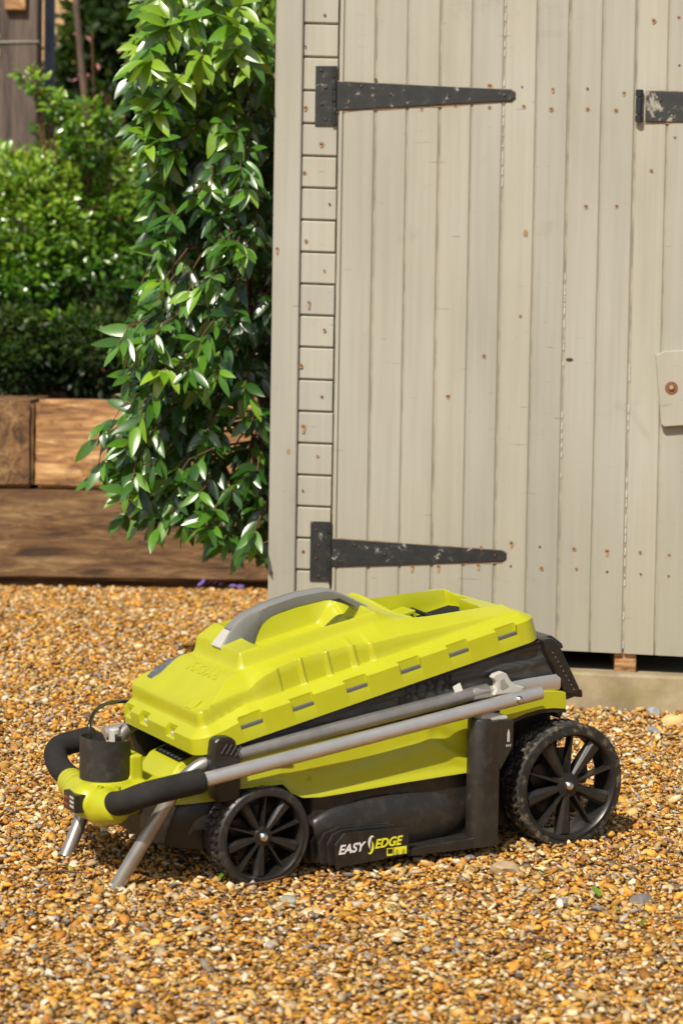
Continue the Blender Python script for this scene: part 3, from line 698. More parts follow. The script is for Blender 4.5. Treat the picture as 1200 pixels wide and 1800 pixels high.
# trees further back
def far_tree(name, label, blobs, count, L, mat, Y, seed, trunk_px):
    r = small_bush(name, label, blobs, count, L, .4, mat, Y, seed, cat='tree', foot=.22, nst=0, wd=.5)
    base = r.location; e = PY(trunk_px[0], trunk_px[1], Y)
    MB().tube([(0, 0, 0), ((e-base)*.5+Vector((.05, 0, 0))), (e-base)], [.06, .045, .03], 9).build('trunk', M['bark'], r, smooth=60)
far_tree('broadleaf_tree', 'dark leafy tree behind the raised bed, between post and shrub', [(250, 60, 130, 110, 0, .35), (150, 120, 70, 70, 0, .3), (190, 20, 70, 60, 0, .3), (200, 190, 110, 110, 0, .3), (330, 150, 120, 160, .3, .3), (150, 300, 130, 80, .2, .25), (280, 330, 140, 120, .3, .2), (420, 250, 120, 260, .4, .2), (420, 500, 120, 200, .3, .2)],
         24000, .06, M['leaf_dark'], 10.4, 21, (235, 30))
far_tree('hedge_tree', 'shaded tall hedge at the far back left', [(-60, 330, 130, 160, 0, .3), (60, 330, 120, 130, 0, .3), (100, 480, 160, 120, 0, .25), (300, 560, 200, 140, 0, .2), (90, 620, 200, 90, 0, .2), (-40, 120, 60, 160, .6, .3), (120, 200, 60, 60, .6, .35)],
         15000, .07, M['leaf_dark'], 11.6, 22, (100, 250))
small_bush('rose_bush', 'blurred pinkish flowering branches beside the grey post', [(155, 140, 34, 22, 0, .5), (190, 180, 30, 26, 0, .4), (150, 60, 26, 14, 0, .4), (215, 110, 24, 20, 0, .6)], 16, .024, .5, M['pink'], 9.9, 31, foot=.22, nst=1)
# weathered post with a wire, blue-grey pole, thin trunk
p0 = PY(36, 275, 8.9); base = Vector((p0.x, 8.9, .25)); post = empty('timber_post', base)
tag(post, 'weathered grey brown square timber post with a wire tied round it', 'post')
wd = 66*8.9/FPX; hh = PY(36, -200, 8.9).z
MB().box((-wd/2, -wd/2, 0), (wd/2, wd/2, hh-base.z)).build('upright', M['greywood'], post, bevel=.008)
zw = PY(36, 80, 8.9).z-base.z
mb = MB(); q = wd/2+.003; mb.tube([(-q, -q, zw), (q, -q, zw+.004), (q, q, zw), (-q, q, zw), (-q, -q, zw)], .004, 8); mb.build('wire', M['grey_plastic'], post, smooth=60)
b_ = MB(); b_.box((-.05, -wd/2-.03, PY(36, 25, 8.9).z-base.z), (.03, -wd/2, hh-base.z)); b_.build('bracket_block', M['sleeper'], post, bevel=.004)
pc = plastic('blue_grey_pole', (.10, .12, .16), .6, .2)
p1 = PY(86, 240, 9.1); o = MB().tube([(0, 0, 0), (.0, 0, PY(86, -200, 9.1).z-.25)], .022, 14).build('slim_pole', pc, smooth=60); o.location = (p1.x, 9.1, .25)
tag(o, 'slim blue grey pole standing right behind the timber post', 'pole')
t0 = PY(140, 210, 9.6); b0 = Vector((t0.x+.03, 9.6, .22)); o = MB().tube([(0, 0, 0), (0, 0, t0.z-.22), Vector(PY(120, -150, 9.6))-b0], [.02, .016, .012], 9).build('sapling', M['bark'], smooth=60); o.location = b0
tag(o, 'thin bare reddish brown sapling trunk right of the timber post', 'tree')
# added sandy backdrop, stands for pale light in gaps between far leaves
wm = plastic('sandy_backdrop', (.50, .33, .16), .9, .15)
o = MB().box((-6, 0, 0), (6, .25, 5.2)).build('backdrop_wall', wm, bevel=.01); o.location = (-1.0, 14.5, .2)
tag(o, 'sandy backdrop added behind the far foliage as pale light in its gaps', 'wall')

# ---- larger stones and fallen bits on the gravel
def rock(px, py, s, col, label, flat=.55):
    import bmesh
    bm = bmesh.new(); bmesh.ops.create_icosphere(bm, subdivisions=3, radius=1)
    rng = np.random.default_rng(int(px*7+py))
    for q in range(9):
        d = Vector(rng.normal(size=3)).normalized(); lim = rng.uniform(.5, .85)
        for v in bm.verts:
            k_ = v.co.dot(d)-lim
            if k_ > 0: v.co -= d*k_
    for v in bm.verts: v.co = Vector((v.co.x*s*1.2, v.co.y*s*.9, v.co.z*s*flat))*(1+rng.normal(0, .015))
    me = bpy.data.meshes.new('rock'); bm.to_mesh(me); bm.free(); me.materials.append(plastic('rock_stone', col, .7, .25, bscale=120, bstr=.6))
    for p in me.polygons: p.use_smooth = True
    me.set_sharp_from_angle(angle=R_(28))
    o = bpy.data.objects.new('stone', me); COL.objects.link(o); p = G(px, py); o.location = (p.x, p.y, p.z+s*flat*.45); o.rotation_euler = (rng.uniform(-.2, .2), rng.uniform(-.2, .2), rng.uniform(0, 3))
    tag(o, label, 'stone', 'larger stones lying on the gravel')
rock(1149, 1258, .022, (.33, .35, .37), 'pale blue grey stone lying at the foot of the shed plinth', .7)
rock(1150, 1288, .019, (.24, .25, .27), 'darker slate grey stone just in front of the pale one by the plinth')
rock(510, 1588, .017, (.25, .26, .20), 'green grey stone in front of the front wheel')
rock(886, 1536, .030, (.42, .30, .17), 'large sandy brown rough stone below the rear wheel')
rock(1126, 1590, .022, (.17, .15, .14), 'dark brown flat flint at the right edge')
rock(988, 1588, .014, (.22, .22, .22), 'small slate flake below the rear wheel')
rock(380, 1612, .012, (.09, .045, .04), 'small dark maroon stone left of the green grey stone')
rock(625, 1594, .016, (.48, .40, .32), 'pinkish pale flat stone right of the green grey stone')
rock(540, 1608, .022, (.55, .38, .18), 'flat ochre stone just below the green grey stone', .35)
rock(1180, 1275, .03, (.62, .42, .17), 'chunky golden flint beside the pale blue stone', .7)
rock(694, 1650, .018, (.58, .40, .2), 'golden flint nugget in the foreground middle', .6)
def fallen(px, py, size, ang, mat, label, name='fallen_leaf', cat='leaf', wd=.5, tint=.8):
    pr = leaf_arrays(1, wd, 5, .15, .12); me = np_mesh(name, pr[0], pr[1], np.full(len(pr[0]), tint), mat, True, 'tint')
    o = bpy.data.objects.new(name, me); COL.objects.link(o); p = G(px, py); o.location = (p.x, p.y, p.z+.012); o.scale = (size,)*3
    o.rotation_euler = (random.uniform(.1, .5), random.uniform(-.3, .3), ang); tag(o, label, cat, 'weed seedlings in the gravel' if cat == 'weed' else 'green leaves fallen on the gravel')
fallen(1052, 1588, .026, .6, M['leaf_small'], 'bright green fallen leaf on the gravel below the rear wheel', wd=.8)
fallen(1040, 1618, .012, 2.2, M['leaf_small'], 'tiny green seedling leaf under the bright leaf', tint=.6)
fallen(958, 1548, .016, 1.2, M['leaf_small'], 'dark green leaf scrap right of the large sandy stone', tint=.4)
fallen(382, 1556, .022, -1.2, M['leaf_small'], 'green leaf beside the bottom of the front wheel', tint=.55)
fallen(122, 1540, .012, 0.3, M['leaf_small'], 'small green leaf scrap left of the handle foot')
fallen(1166, 1664, .016, 1.9, M['leaf_small'], 'green sprig on the gravel at the lower right edge', tint=.6)
fallen(692, 1610, .013, .9, M['leaf_small'], 'green leaf fragment right of the pinkish stone', tint=.45)
fallen(954, 1696, .014, -1.5, M['leaf_small'], 'dull green leaf fragment in the right foreground', tint=.5)
fallen(130, 1222, .022, 1.5, M['leaf_small'], 'left one of two small weed leaves beyond the handle', tint=.7)
fallen(165, 1222, .022, -1.2, M['leaf_small'], 'right one of two small weed leaves beyond the handle', tint=.6)
fallen(465, 1028, .05, 2.8, M['leaf_yellow'], 'yellow green fallen leaf against the shed corner', wd=.6)
fallen(430, 1018, .045, -2.3, M['leaf_small'], 'long green leaf lying near the shed corner', tint=.6, wd=.3)
fl = empty('fallen_blossom', G(385, 1038)); tag(fl, 'fallen purple blossom on gravel near the sleepers', 'flower')
for i, (dx, dz, a) in enumerate(((-.07, 0, 1.2), (-.045, .004, 1.5), (-.02, .006, 2.1), (.0, .004, .9), (.03, 0, 1.6), (.06, -.004, .6), (-.055, .01, .4))):
    pr = leaf_arrays(1, .6, 4, .25, .2); me = np_mesh('petal', pr[0], pr[1], None, M['petal'], True)
    o = bpy.data.objects.new('petal', me); COL.objects.link(o); o.parent = fl; o.location = (dx, random.uniform(-.02, .02), .014+dz); o.scale = (random.uniform(.022, .036),)*3; o.rotation_euler = (random.uniform(-.2, .6), random.uniform(-.4, .4), -a)

for pts, lab in (([(60, 1546), (110, 1541), (158, 1546)], 'thin dry brown stick on the gravel left of the handle foot'), ([(428, 1566), (470, 1561), (512, 1548)], 'thin reddish twig lying against the bottom of the front wheel'), ([(905, 1668), (948, 1660), (985, 1668)], 'short dry stem on the gravel in the right foreground')):
    P = [G(*p)+Vector((0, 0, .011)) for p in pts]; o = MB().tube([p-P[0] for p in P], [.0016, .0021, .0013], 7).build('twig', M['twig'], smooth=60); o.location = P[0]; tag(o, lab, 'twig', 'dry twigs on the gravel')
for k, (px, py, s_, lab) in enumerate(((1128, 1640, .016, 'tiny two leaved weed seedling near the dark flint'), (1088, 1612, .013, 'small weed seedling between the bright leaf and the dark flint'), (1020, 1612, .012, 'little dark weed tuft left of the bright green leaf'), (815, 1690, .014, 'small weed seedling in the middle of the foreground gravel'), (198, 1672, .014, 'mossy green sprig in the left foreground gravel'))):
    fallen(px, py, s_, .7*k, M['leaf_small'], lab, name='seedling', cat='weed', wd=.45, tint=.5+.06*k)

# ================================================================== MOWER
MO = G(462, 1557); MX = (G(990, 1488)-MO).normalized(); MY = GN.cross(MX)
mm_ = Matrix((MX, MY, GN)).transposed().to_4x4()
CB = Vector((.30, .215, 0))
mm_.translation = MO+MX*CB.x+MY*CB.y+GN*(-.004)
mower = empty('lawn_mower', mat=mm_)
tag(mower, 'lime green and black cordless lawn mower with its handle folded, parked on the gravel', 'lawn mower')
def part(mb, name, mats, parent=None, **k):
    o = mb.build(name, mats, parent or mower, **k)
    if parent is None: o.location = -CB
    return o
def remesh(o, vox, it=8, fac=.6):
    r = o.modifiers.new('rm', 'REMESH'); r.mode = 'VOXEL'; r.voxel_size = vox; r.use_smooth_shade = True
    s = o.modifiers.new('sm', 'SMOOTH'); s.factor = fac; s.iterations = it
def ss(a, b, x):
    t = np.clip((x-a)/(b-a), 0, 1); return t*t*(3-2*t)
def sphere_mb(mb, c, r, n=16, k=10, mi=0):
    rx, ry, rz = r if isinstance(r, tuple) else (r, r, r)
    vs = [(c[0]+rx*math.sin(math.pi*j/k)*math.cos(2*math.pi*i/n), c[1]+ry*math.sin(math.pi*j/k)*math.sin(2*math.pi*i/n), c[2]+rz*math.cos(math.pi*j/k)) for j in range(1, k) for i in range(n)]
    vs += [(c[0], c[1], c[2]+rz), (c[0], c[1], c[2]-rz)]
    fs = [(j*n+i, j*n+(i+1) % n, (j+1)*n+(i+1) % n, (j+1)*n+i) for j in range(k-2) for i in range(n)]
    t_ = (k-1)*n; fs += [(t_, (i+1) % n, i) for i in range(n)]+[(t_+1, (k-2)*n+i, (k-2)*n+(i+1) % n) for i in range(n)]
    mb.add(vs, fs, mi)
def arc_path(pts, rad=.03, n=6):
    P = [Vector(p) for p in pts]; out = [P[0]]
    for i in range(1, len(P)-1):
        a, b, c = P[i-1], P[i], P[i+1]; r = min(rad, (a-b).length*.45, (c-b).length*.45)
        p0 = b+(a-b).normalized()*r; p1 = b+(c-b).normalized()*r
        for k in range(n+1):
            t = k/n; out.append(p0*(1-t)**2+b*2*t*(1-t)+p1*t*t)
    return out+[P[-1]]

# ---- wheels
def wheel(cx, cz, R, y0, side, dirty):
    # y0: outer face, side=-1: the outer face looks to -y (camera side)
    sgn = -side  # direction inwards
    c = Vector((cx, y0, cz)); A = lambda r, th, h: (cx+r*math.cos(th), y0+sgn*h, cz+r*math.sin(th))
    mb = MB(); n = 288; NP = 36 if R < .1 else 48
    hs = [.0005, .003] + [.005+.0525*i/14 for i in range(15)] + [.061, .0645]
    def rad(h, th):
        if h < .003: return R-.0042
        if h < .0045: return R-.0012
        if h > .059: return R-.004
        t = (h-.005)/.0525; ph = (th*NP/(2*math.pi)+1.1*abs(t-.5)*2+.5*(int(t*3) % 2)) % 1.0
        g = 1 if ph < .32 else 0
        if abs(t-.5) < .04: g = max(g, .8)
        return R-.0042*g
    rin = R*.845
    vs = []; K = len(hs)+2
    for i in range(n):
        th = 2*math.pi*i/n
        vs.append(A(rin, th, .0005))
        for h in hs: vs.append(A(rad(h, th), th, h))
        vs.append(A(rin, th, .0645))
    fs = [(i*K+j, i*K+(j+1) % K, ((i+1) % n)*K+(j+1) % K, ((i+1) % n)*K+j) for i in range(n) for j in range(K)]
    tm = MB().add(vs, fs)
    rim = MB(); n2 = 72
    prof = [(R*.862, -.0012), (R*.83, -.0012), (R*.80, .003), (R*.785, .012), (R*.775, .052), (R*.80, .060), (R*.855, .060)]
    vs = [A(r, 2*math.pi*i/n2, h) for i in range(n2) for r, h in prof]; K = len(prof)
    rim.add(vs, [(i*K+j, i*K+(j+1) % K, ((i+1) % n2)*K+(j+1) % K, ((i+1) % n2)*K+j) for i in range(n2) for j in range(K)])
    hub = [(.0005, .006), (R*.17, .006), (R*.20, .008), (R*.20, .040), (.0005, .040)]
    vs = [A(r, 2*math.pi*i/32, h) for i in range(32) for r, h in hub]; K = len(hub)
    rim.add(vs, [(i*K+j, i*K+j+1, ((i+1) % 32)*K+j+1, ((i+1) % 32)*K+j) for i in range(32) for j in range(K-1)])
    wo = part(rim, 'wheel', M['black'], smooth=35)
    tm.build('tyre', M['dirty'] if dirty else M['tyre'], wo, smooth=30)
    # inner dish with openings: five lobes behind the spokes
    for k in range(5):
        th = R_(50+72*k)*1; mb = MB()
        def S(r, w_, h): return A(1, 0, 0) if False else (cx+r*math.cos(th)-w_*math.sin(th), y0+sgn*h, cz+r*math.sin(th)+w_*math.cos(th))
        r0, r1 = R*.17, R*.80; w0, w1 = R*.065, R*.135
        q = [S(r0, -w0, .012), S(r1, -w1, .012), S(r1, w1, .012), S(r0, w0, .012), S(r0, -w0*.45, .0065), S(r1*.97, -w1*.5, .0045), S(r1*.97, w1*.5, .0045), S(r0, w0*.45, .0065),
             S(r0, -w0, .030), S(r1, -w1*.9, .022), S(r1, w1*.9, .022), S(r0, w0, .030)]
        mb.add(q, [(0, 1, 5, 4), (4, 5, 6, 7), (7, 6, 2, 3), (0, 8, 9, 1), (3, 2, 10, 11), (8, 11, 10, 9), (0, 4, 7, 3, 11, 8), (1, 9, 10, 2, 6, 5)])
        mb.build('spoke', M['black'], wo, bevel=.0008)
        th = R_(16+72*k); mb = MB(); t_ = R*.016
        q = [S(r0, -t_, .007), S(r1, -t_, .004), S(r1, t_, .004), S(r0, t_, .007), S(r0, -t_*1.6, .032), S(r1, -t_*1.6, .020), S(r1, t_*1.6, .020), S(r0, t_*1.6, .032)]
        mb.add(q, [(0, 1, 2, 3), (4, 7, 6, 5), (0, 4, 5, 1), (3, 2, 6, 7), (0, 3, 7, 4), (1, 5, 6, 2)])
        mb.build('thin_spoke', M['black'], wo)
        # lobe of the inner dish
        th = R_(16+72*k); mb = MB()
        lob = [(R*.18, -R*.10), (R*.46, -R*.20), (R*.56, -R*.10), (R*.56, R*.10), (R*.46, R*.20), (R*.18, R*.10)]
        mb.prism([S(r, w_, .038) for r, w_ in lob], Vector(A(0, 0, .042))-Vector(A(0, 0, .038)))
        mb.build('dish_lobe', M['black'], wo, bevel=.0006)
    cap = [(.0003, -.0085), (R*.04, -.0075), (R*.066, -.0048), (R*.078, -.001), (R*.078, .007)] if R > .1 else [(.0003, -.0075), (R*.05, -.0066), (R*.085, -.0042), (R*.10, -.001), (R*.10, .007)]
    mb = MB(); vs = [A(r, 2*math.pi*i/24, h+.005) for i in range(24) for r, h in cap]; K = len(cap)
    mb.add(vs, [(i*K+j, i*K+j+1, ((i+1) % 24)*K+j+1, ((i+1) % 24)*K+j) for i in range(24) for j in range(K-1)])
    mb.build('hub_cap', M['steel'], wo, smooth=50)
wheel(.003, .0900, .0900, .0, -1, False)
wheel(.643, .1190, .1190, .0, -1, True)
wheel(.003, .0900, .0900, .43, 1, False)
wheel(.643, .1190, .1190, .43, 1, True)
part(MB().tube([(-.003, .03, .0885), (-.003, .40, .0885)], .007, 12), 'axle', M['black_gloss'], smooth=40)
part(MB().tube([(.637, .03, .1185), (.637, .40, .1185)], .007, 12), 'axle', M['black_gloss'], smooth=40)

# ---- black deck
def mirror_y(pts): return pts+[(x, .43-y) for x, y in reversed(pts)]
half = [(-.170, .20), (-.168, .15), (-.155, .105), (-.13, .082), (-.10, .072), (.085, .070), (.100, .050), (.115, .036), (.435, .034), (.45, .06), (.66, .075)]
half = half[1:]
def ring(pl, inset, z, cx=.24, cy=.215):
    out = []
    for x, y in pl:
        out.append((x+inset*(1 if x < cx else -1)*min(1, abs(x-cx)/.3), y+inset*(1 if y < cy else -1)*min(1, abs(y-cy)/.08), z(x) if callable(z) else z))
    return out
def loft(pl, levels, cap=True):
    mb = MB(); n = len(pl); vs = []
    for ins, z in levels: vs += ring(pl, ins, z)
    fs = [(k*n+i, k*n+(i+1) % n, (k+1)*n+(i+1) % n, (k+1)*n+i) for k in range(len(levels)-1) for i in range(n)]
    if cap: fs += [tuple(range((len(levels)-1)*n, len(levels)*n)), tuple(range(n))[::-1]]
    return mb.add(vs, fs)
pl_ = mirror_y(half)
topz = lambda x: float(np.interp(x, [-.17, -.05, .1, .43, .66], [.143, .150, .148, .165, .20]))
dk = loft(pl_, [(.012, lambda x: float(np.interp(x, [-.17, .1], [.066, .036]))), (.004, lambda x: float(np.interp(x, [-.17, .1], [.070, .040]))), (.0, .10), (.0, lambda x: topz(x)-.006), (.003, topz)])
deck = part(dk, 'deck', M['deck_black'], smooth=35)
for i in range(5):      # moulded ribs on the far front corner
    y = .250+i*.018; x = -.172+max(0, (i-1))*.0035
    MB().box((x, y, .075), (x+.02, y+.007, .138)).build('rib', M['black'], deck, bevel=.001)
# side wall with its long swollen pod
def side_y(x, z):
    d = ((x-.270)/.168)**2+((z-.083)/.052)**2
    return .030-.020*math.sqrt(max(0, 1-d)) if d < 1 else .030
mb = MB(); zt_ = lambda x: float(np.interp(x, [.095, .164, .30, .437], [.150, .151, .158, .165]))+.004
mb.grid(lambda s, t: (.095+.345*s, side_y(.095+.345*s, .026+(zt_(.095+.345*s)-.026)*t) + (.02*(1-ss(.095, .115, .095+.345*s))), .026+(zt_(.095+.345*s)-.026)*t), 110, 50)
part(mb, 'side_wall', M['deck_black'], smooth=60)
mb = MB().xz([(.285, .026), (.47, .026), (.468, .042), (.46, .046), (.36, .044), (.285, .040)], -.012, .05)
part(mb, 'deck_ledge', M['deck_black'], bevel=.002)
part(MB().box((.10, .035, .024), (.45, .40, .034)), 'deck_skirt', M['black'])

# ---- easy edge comb
comb = part(MB().xz([(.134, .024), (.131, .067), (.150, .0865), (.20, .086), (.281, .0825), (.283, .034)], -.021, -.016), 'edge_plate', M['black'], bevel=.0012)
for k in range(4):
    y = -.006+.014*k; dx = -.0095*k
    q = MB().xz([(.128+dx, .026), (.123+dx, .066), (.134+dx, .083), (.155, .090+.001*k), (.26, .088), (.26, .04), (.2, .03)], y, y+.004)
    part(q, 'edge_fin', M['deck_black'], bevel=.0014)
TXM = {}
def text_obj(s, name, mat, parent, size, ext, shear, origin, ex, ey, xs=1.0, off=0.0, bev=0):
    cu = bpy.data.curves.new(name, 'FONT'); cu.body = s; cu.size = size; cu.extrude = ext; cu.shear = shear; cu.offset = off; cu.resolution_u = 4
    tmp = bpy.data.objects.new('tmp', cu); COL.objects.link(tmp); dg = bpy.context.evaluated_depsgraph_get()
    me = bpy.data.meshes.new_from_object(tmp.evaluated_get(dg)); bpy.data.objects.remove(tmp); me.materials.clear(); me.materials.append(mat); me.name = name
    o = bpy.data.objects.new(name, me); COL.objects.link(o); o.parent = parent
    ex = Vector(ex).normalized(); ey = Vector(ey); ey = (ey-ex*ey.dot(ex)).normalized(); ez = ex.cross(ey)
    m4 = Matrix((ex*xs, ey, ez)).transposed().to_4x4(); m4.translation = Vector(origin); o.matrix_local = m4; TXM[name] = m4.copy()
    return o
bl_ = Vector((.29-.14, 0, 0))
ed = (1, 0, .012)
text_obj('EASY', 'printed_word', M['white'], comb, .0228, .0002, .32, (.1370, -.0217, .0495), (1, 0, .035), (0, 0, 1), 1.0, .0006)
text_obj('EDGE', 'printed_word', M['yellow_print'], comb, .0228, .0002, .32, (.2105, -.0217, .0525), (1, 0, .035), (0, 0, 1), .96, .0006)
# swoosh between the two words
for mat_, sg in (('white', 1), ('yellow_print', -1)):
    mb = MB(); pts = []; c = Vector((.2035, 0, .0600)); n = 10
    for i in range(n+1):
        t = i/n; a = R_(60+185*t) if sg > 0 else R_(-120+185*t)
        r = .0125; w_ = .0040*math.sin(math.pi*min(1, t*1.05+.02))+.0002
        pts.append((c.x+.0026*(-sg)*(-1)+r*.52*math.cos(a), c.z+(.003 if sg > 0 else -.003)+r*math.sin(a), w_*.6, a))
    vs = [(x+math.cos(a)*w_, -.0217, z+math.sin(a)*w_) for x, z, w_, a in pts]+[(x-math.cos(a)*w_, -.0217, z-math.sin(a)*w_) for x, z, w_, a in pts]
    mb.add(vs, [(i, i+1, n+1+i+1, n+1+i) for i in range(n)]); mb.build('printed_swoosh', M[mat_], comb)
for x0, x1, mt in ((.2365, .2495, 'yellow_print'), (.2515, .277, 'yellow_print')):
    z0 = .0355+.03*(x0-.23); MB().box((x0, -.0216, z0), (x1, -.0212, z0+.0140)).build('warning_label', M[mt], comb)
MB().box((.2380, -.0219, .0395), (.2480, -.0216, .0485)).build('warning_picture', M['black'], comb)
for i, x in enumerate((.2575, .2705)):
    q = MB(); q.tube([(x, -.0218, .0455), (x-.0032, -.0218, .0405), (x+.0032, -.0218, .0405), (x, -.0218, .0455)], .0005, 5); q.box((x-.003, -.022, .0372), (x+.003, -.0217, .0382)); q.build('warning_triangle', M['black'], comb)

# ---- lime side panel with pressed creases
def panel_bot(x): return float(np.interp(x, [-.05, .045, .062, .085, .12, .164, .30, .437], [.178, .178, .160, .1495, .147, .149, .157, .163]))
def panel_top(x): return float(np.interp(x, [-.05, .437], [.226, .282]))
def panel_y(x, z):
    t = (z-panel_bot(x))/(panel_top(x)-panel_bot(x))
    y = .020+.010*t
    c1 = float(np.interp(x, [-.05, .06, .18, .30, .40, .44], [.30, .32, .42, .55, .60, .55]))
    y += .0035*float(ss(c1-.16, c1+.10, t))*float(ss(.06, .24, x))*(1-float(ss(.32, .375, x-(.5-t)*.05)))
    y += .006*math.exp(-((t-(.55-(x-.39)*6))/.16)**2)*float(ss(.34, .37, x))
    y -= .004*math.exp(-((t-(.30-(x-.40)*6))/.12)**2)*float(ss(.35, .38, x))
    return y-.004*math.exp(-(t/.08)**2)
mb = MB(); mb.grid(lambda s, t: ((lambda x, z: (x, panel_y(x, z), z))(-.05+.487*s, panel_bot(-.05+.487*s)+(panel_top(-.05+.487*s)-panel_bot(-.05+.487*s))*t)), 170, 44)
nb = 171; bot = [mb.v[i] for i in range(nb)]; mb.add(bot+[(x, .06, z+.001) for x, y, z in bot], [(i, i+1, nb+i+1, nb+i) for i in range(nb-1)])
top = [mb.v[i] for i in range(44*nb, 45*nb)]; mb.add(top+[(x, .215, z+.004) for x, y, z in top], [(i, i+1, nb+i+1, nb+i) for i in range(nb-1)])
mb.add([(-.05, .06, .178), (-.05, .03, .226), (-.05, .215, .230), (-.05, .215, .178)], [(0, 1, 2, 3)])
pan = part(mb, 'side_panel', M['lime'], smooth=40)
MB().box((.028, .0225, .2085), (.066, .030, .2145), 0).build('panel_slot', M['black'], pan)
MB().lathe([(.0001, .0008), (.0030, .0006), (.0042, 0)], (.102, panel_y(.102, .180)-.001, .180), (0, 1, 0), 16, closed=False).build('dimple', M['lime_dark'], pan, smooth=40)
MB().xz([(.036, .172), (.058, .166), (.066, .160), (.062, .150), (.03, .165)], .024, .05).build('seam_tab', M['black'], pan, bevel=.001)
mb = MB(); mb.add([(-.05, .215, .230), (.437, .215, .286), (.437, .41, .282), (-.05, .40, .226), (-.05, .41, .178), (.437, .41, .163)], [(0, 1, 2, 3), (3, 2, 5, 4)])
part(mb, 'far_panel', M['lime'])
# rear: dark housing, wheel arch, fender
part(MB().xz([(.44, .035), (.44, .268), (.50, .262), (.53, .250), (.57, .262), (.645, .262), (.648, .19), (.62, .06), (.56, .035)], .082, .35), 'rear_housing', M['black'], bevel=.002)
mb = MB(); low = [(.497, .262), (.512, .254), (.53, .253), (.554, .2605), (.585, .2655), (.615, .2655), (.645, .262)]; hi = [(.497, .290), (.52, .293), (.545, .297), (.57, .300), (.60, .300), (.625, .298), (.643, .294)]
n = 7
for y0, y1 in ((.024, .10), (.33, .406)):
    mb = MB(); vs = [(x, y0, z) for x, z in low]+[(x, y0, z) for x, z in hi]+[(x, y1, z) for x, z in low]+[(x, y1, z+.006) for x, z in hi]
    fs = [(i, i+1, n+i+1, n+i) for i in range(n-1)]+[(n+i, n+i+1, 3*n+i+1, 3*n+i) for i in range(n-1)]+[(i+1, i, 2*n+i, 2*n+i+1) for i in range(n-1)]+[(n-1, 3*n-1, 4*n-1, 2*n-1)]
    mb.add(vs, fs); part(mb, 'rear_fender', M['lime'], smooth=35, bevel=.001)
mb = MB(); vs = [(x, .026, z-.0075) for x, z in low]+[(x, .026, z-.001) for x, z in low]+[(x, .085, z-.0075) for x, z in low]+[(x, .085, z-.001) for x, z in low]
mb.add(vs, [(i, i+1, n+i+1, n+i) for i in range(n-1)]+[(i, i+1, 2*n+i+1, 2*n+i) for i in range(n-1)])
part(mb, 'arch_lip', M['black'], smooth=40)
part(MB().box((.60, .09, .10), (.655, .34, .29)), 'rear_flap', M['black'], bevel=.003)

# height adjuster post
mb = MB(); mb.lathe([(.0225, .028), (.0225, .262), (.0205, .2665), (.013, .2665), (.013, .256), (.0001, .256)], (.4415, .004, 0), (0, 0, 1), 40, closed=False)
mb.box((.4415, -.0185, .028), (.472, .05, .262)); post_ = part(mb, 'adjuster_post', M['deck_black'], smooth=40)
q = MB().xz([(.4705, .175), (.4735, .170), (.500, .212), (.5005, .262), (.4705, .264)], -.020, .03).build('adjuster_box', M['deck_black'], post_, bevel=.002)
q = MB().xz([(.436, .2675), (.438, .277), (.460, .277), (.494, .268), (.494, .2605), (.436, .2605)], -.010, .018).build('adjuster_lever', M['light_grey'], post_, bevel=.003)
MB().xz([(.4865, .222), (.4865, .238), (.489, .246), (.4915, .238), (.4915, .222)], -.0207, -.0199).build('height_arrow', M['light_grey'], post_)
for dx in (.4845, .4885, .4925): MB().box((dx, -.0207, .213), (dx+.0018, -.0199, .217)).build('height_dot', M['light_grey'], post_)
MB().box((.4575, -.0192, .185), (.466, -.0183, .242)).build('inset_strip', M['black_gloss'], post_)

# ---- front cowl (lime) with the display hump
pc_ = [(x, y) for x, y in half if x < .0]+[(.0, .068)]
pcm = [(x, y) for x, y in pc_]+[(x, .43-y) for x, y in reversed(pc_)]
mb = loft(pcm, [(-.002, lambda x: topz(x)-.001), (-.001, lambda x: topz(x)+.012), (.006, lambda x: topz(x)+.022), (.020, lambda x: topz(x)+.024), (.04, lambda x: .172+.12*(x+.17))])
cowl = part(mb, 'front_cowl', M['lime'], smooth=40)
hp = [(-.150, .158), (-.128, .168), (-.118, .177), (-.103, .197), (-.099, .2005), (-.04, .222), (.0, .224), (.0, .17)]
mb = MB(); k = len(hp); ysn = [(.118, 1.0), (.142, .0), (.268, .0), (.292, 1.0)]
vs = []
for y, e in ysn: vs += [(x+e*.02, y, z-e*(z-.165)*.9) for x, z in hp]
mb.add(vs, [(a*k+i, a*k+i+1, (a+1)*k+i+1, (a+1)*k+i) for a in range(3) for i in range(k-1)])
hump = mb.build('display_hump', M['lime'], cowl, smooth=25, bevel=.002)
def onslope(x, off=.0008): return float(np.interp(x, [-.099, -.04], [.2005, .222]))+off
mb = MB().add([(-.095, .150, onslope(-.095)), (-.068, .150, onslope(-.068)), (-.068, .260, onslope(-.068)), (-.095, .260, onslope(-.095))], [(0, 1, 2, 3)])
disp = mb.build('display_window', M['black_gloss'], cowl)
for i in range(6): MB().box((-.090, .158+i*.017, onslope(-.090)-.0002), (-.084, .166+i*.017, onslope(-.087)+.0012)).build('display_mark', M['light_grey'], cowl)

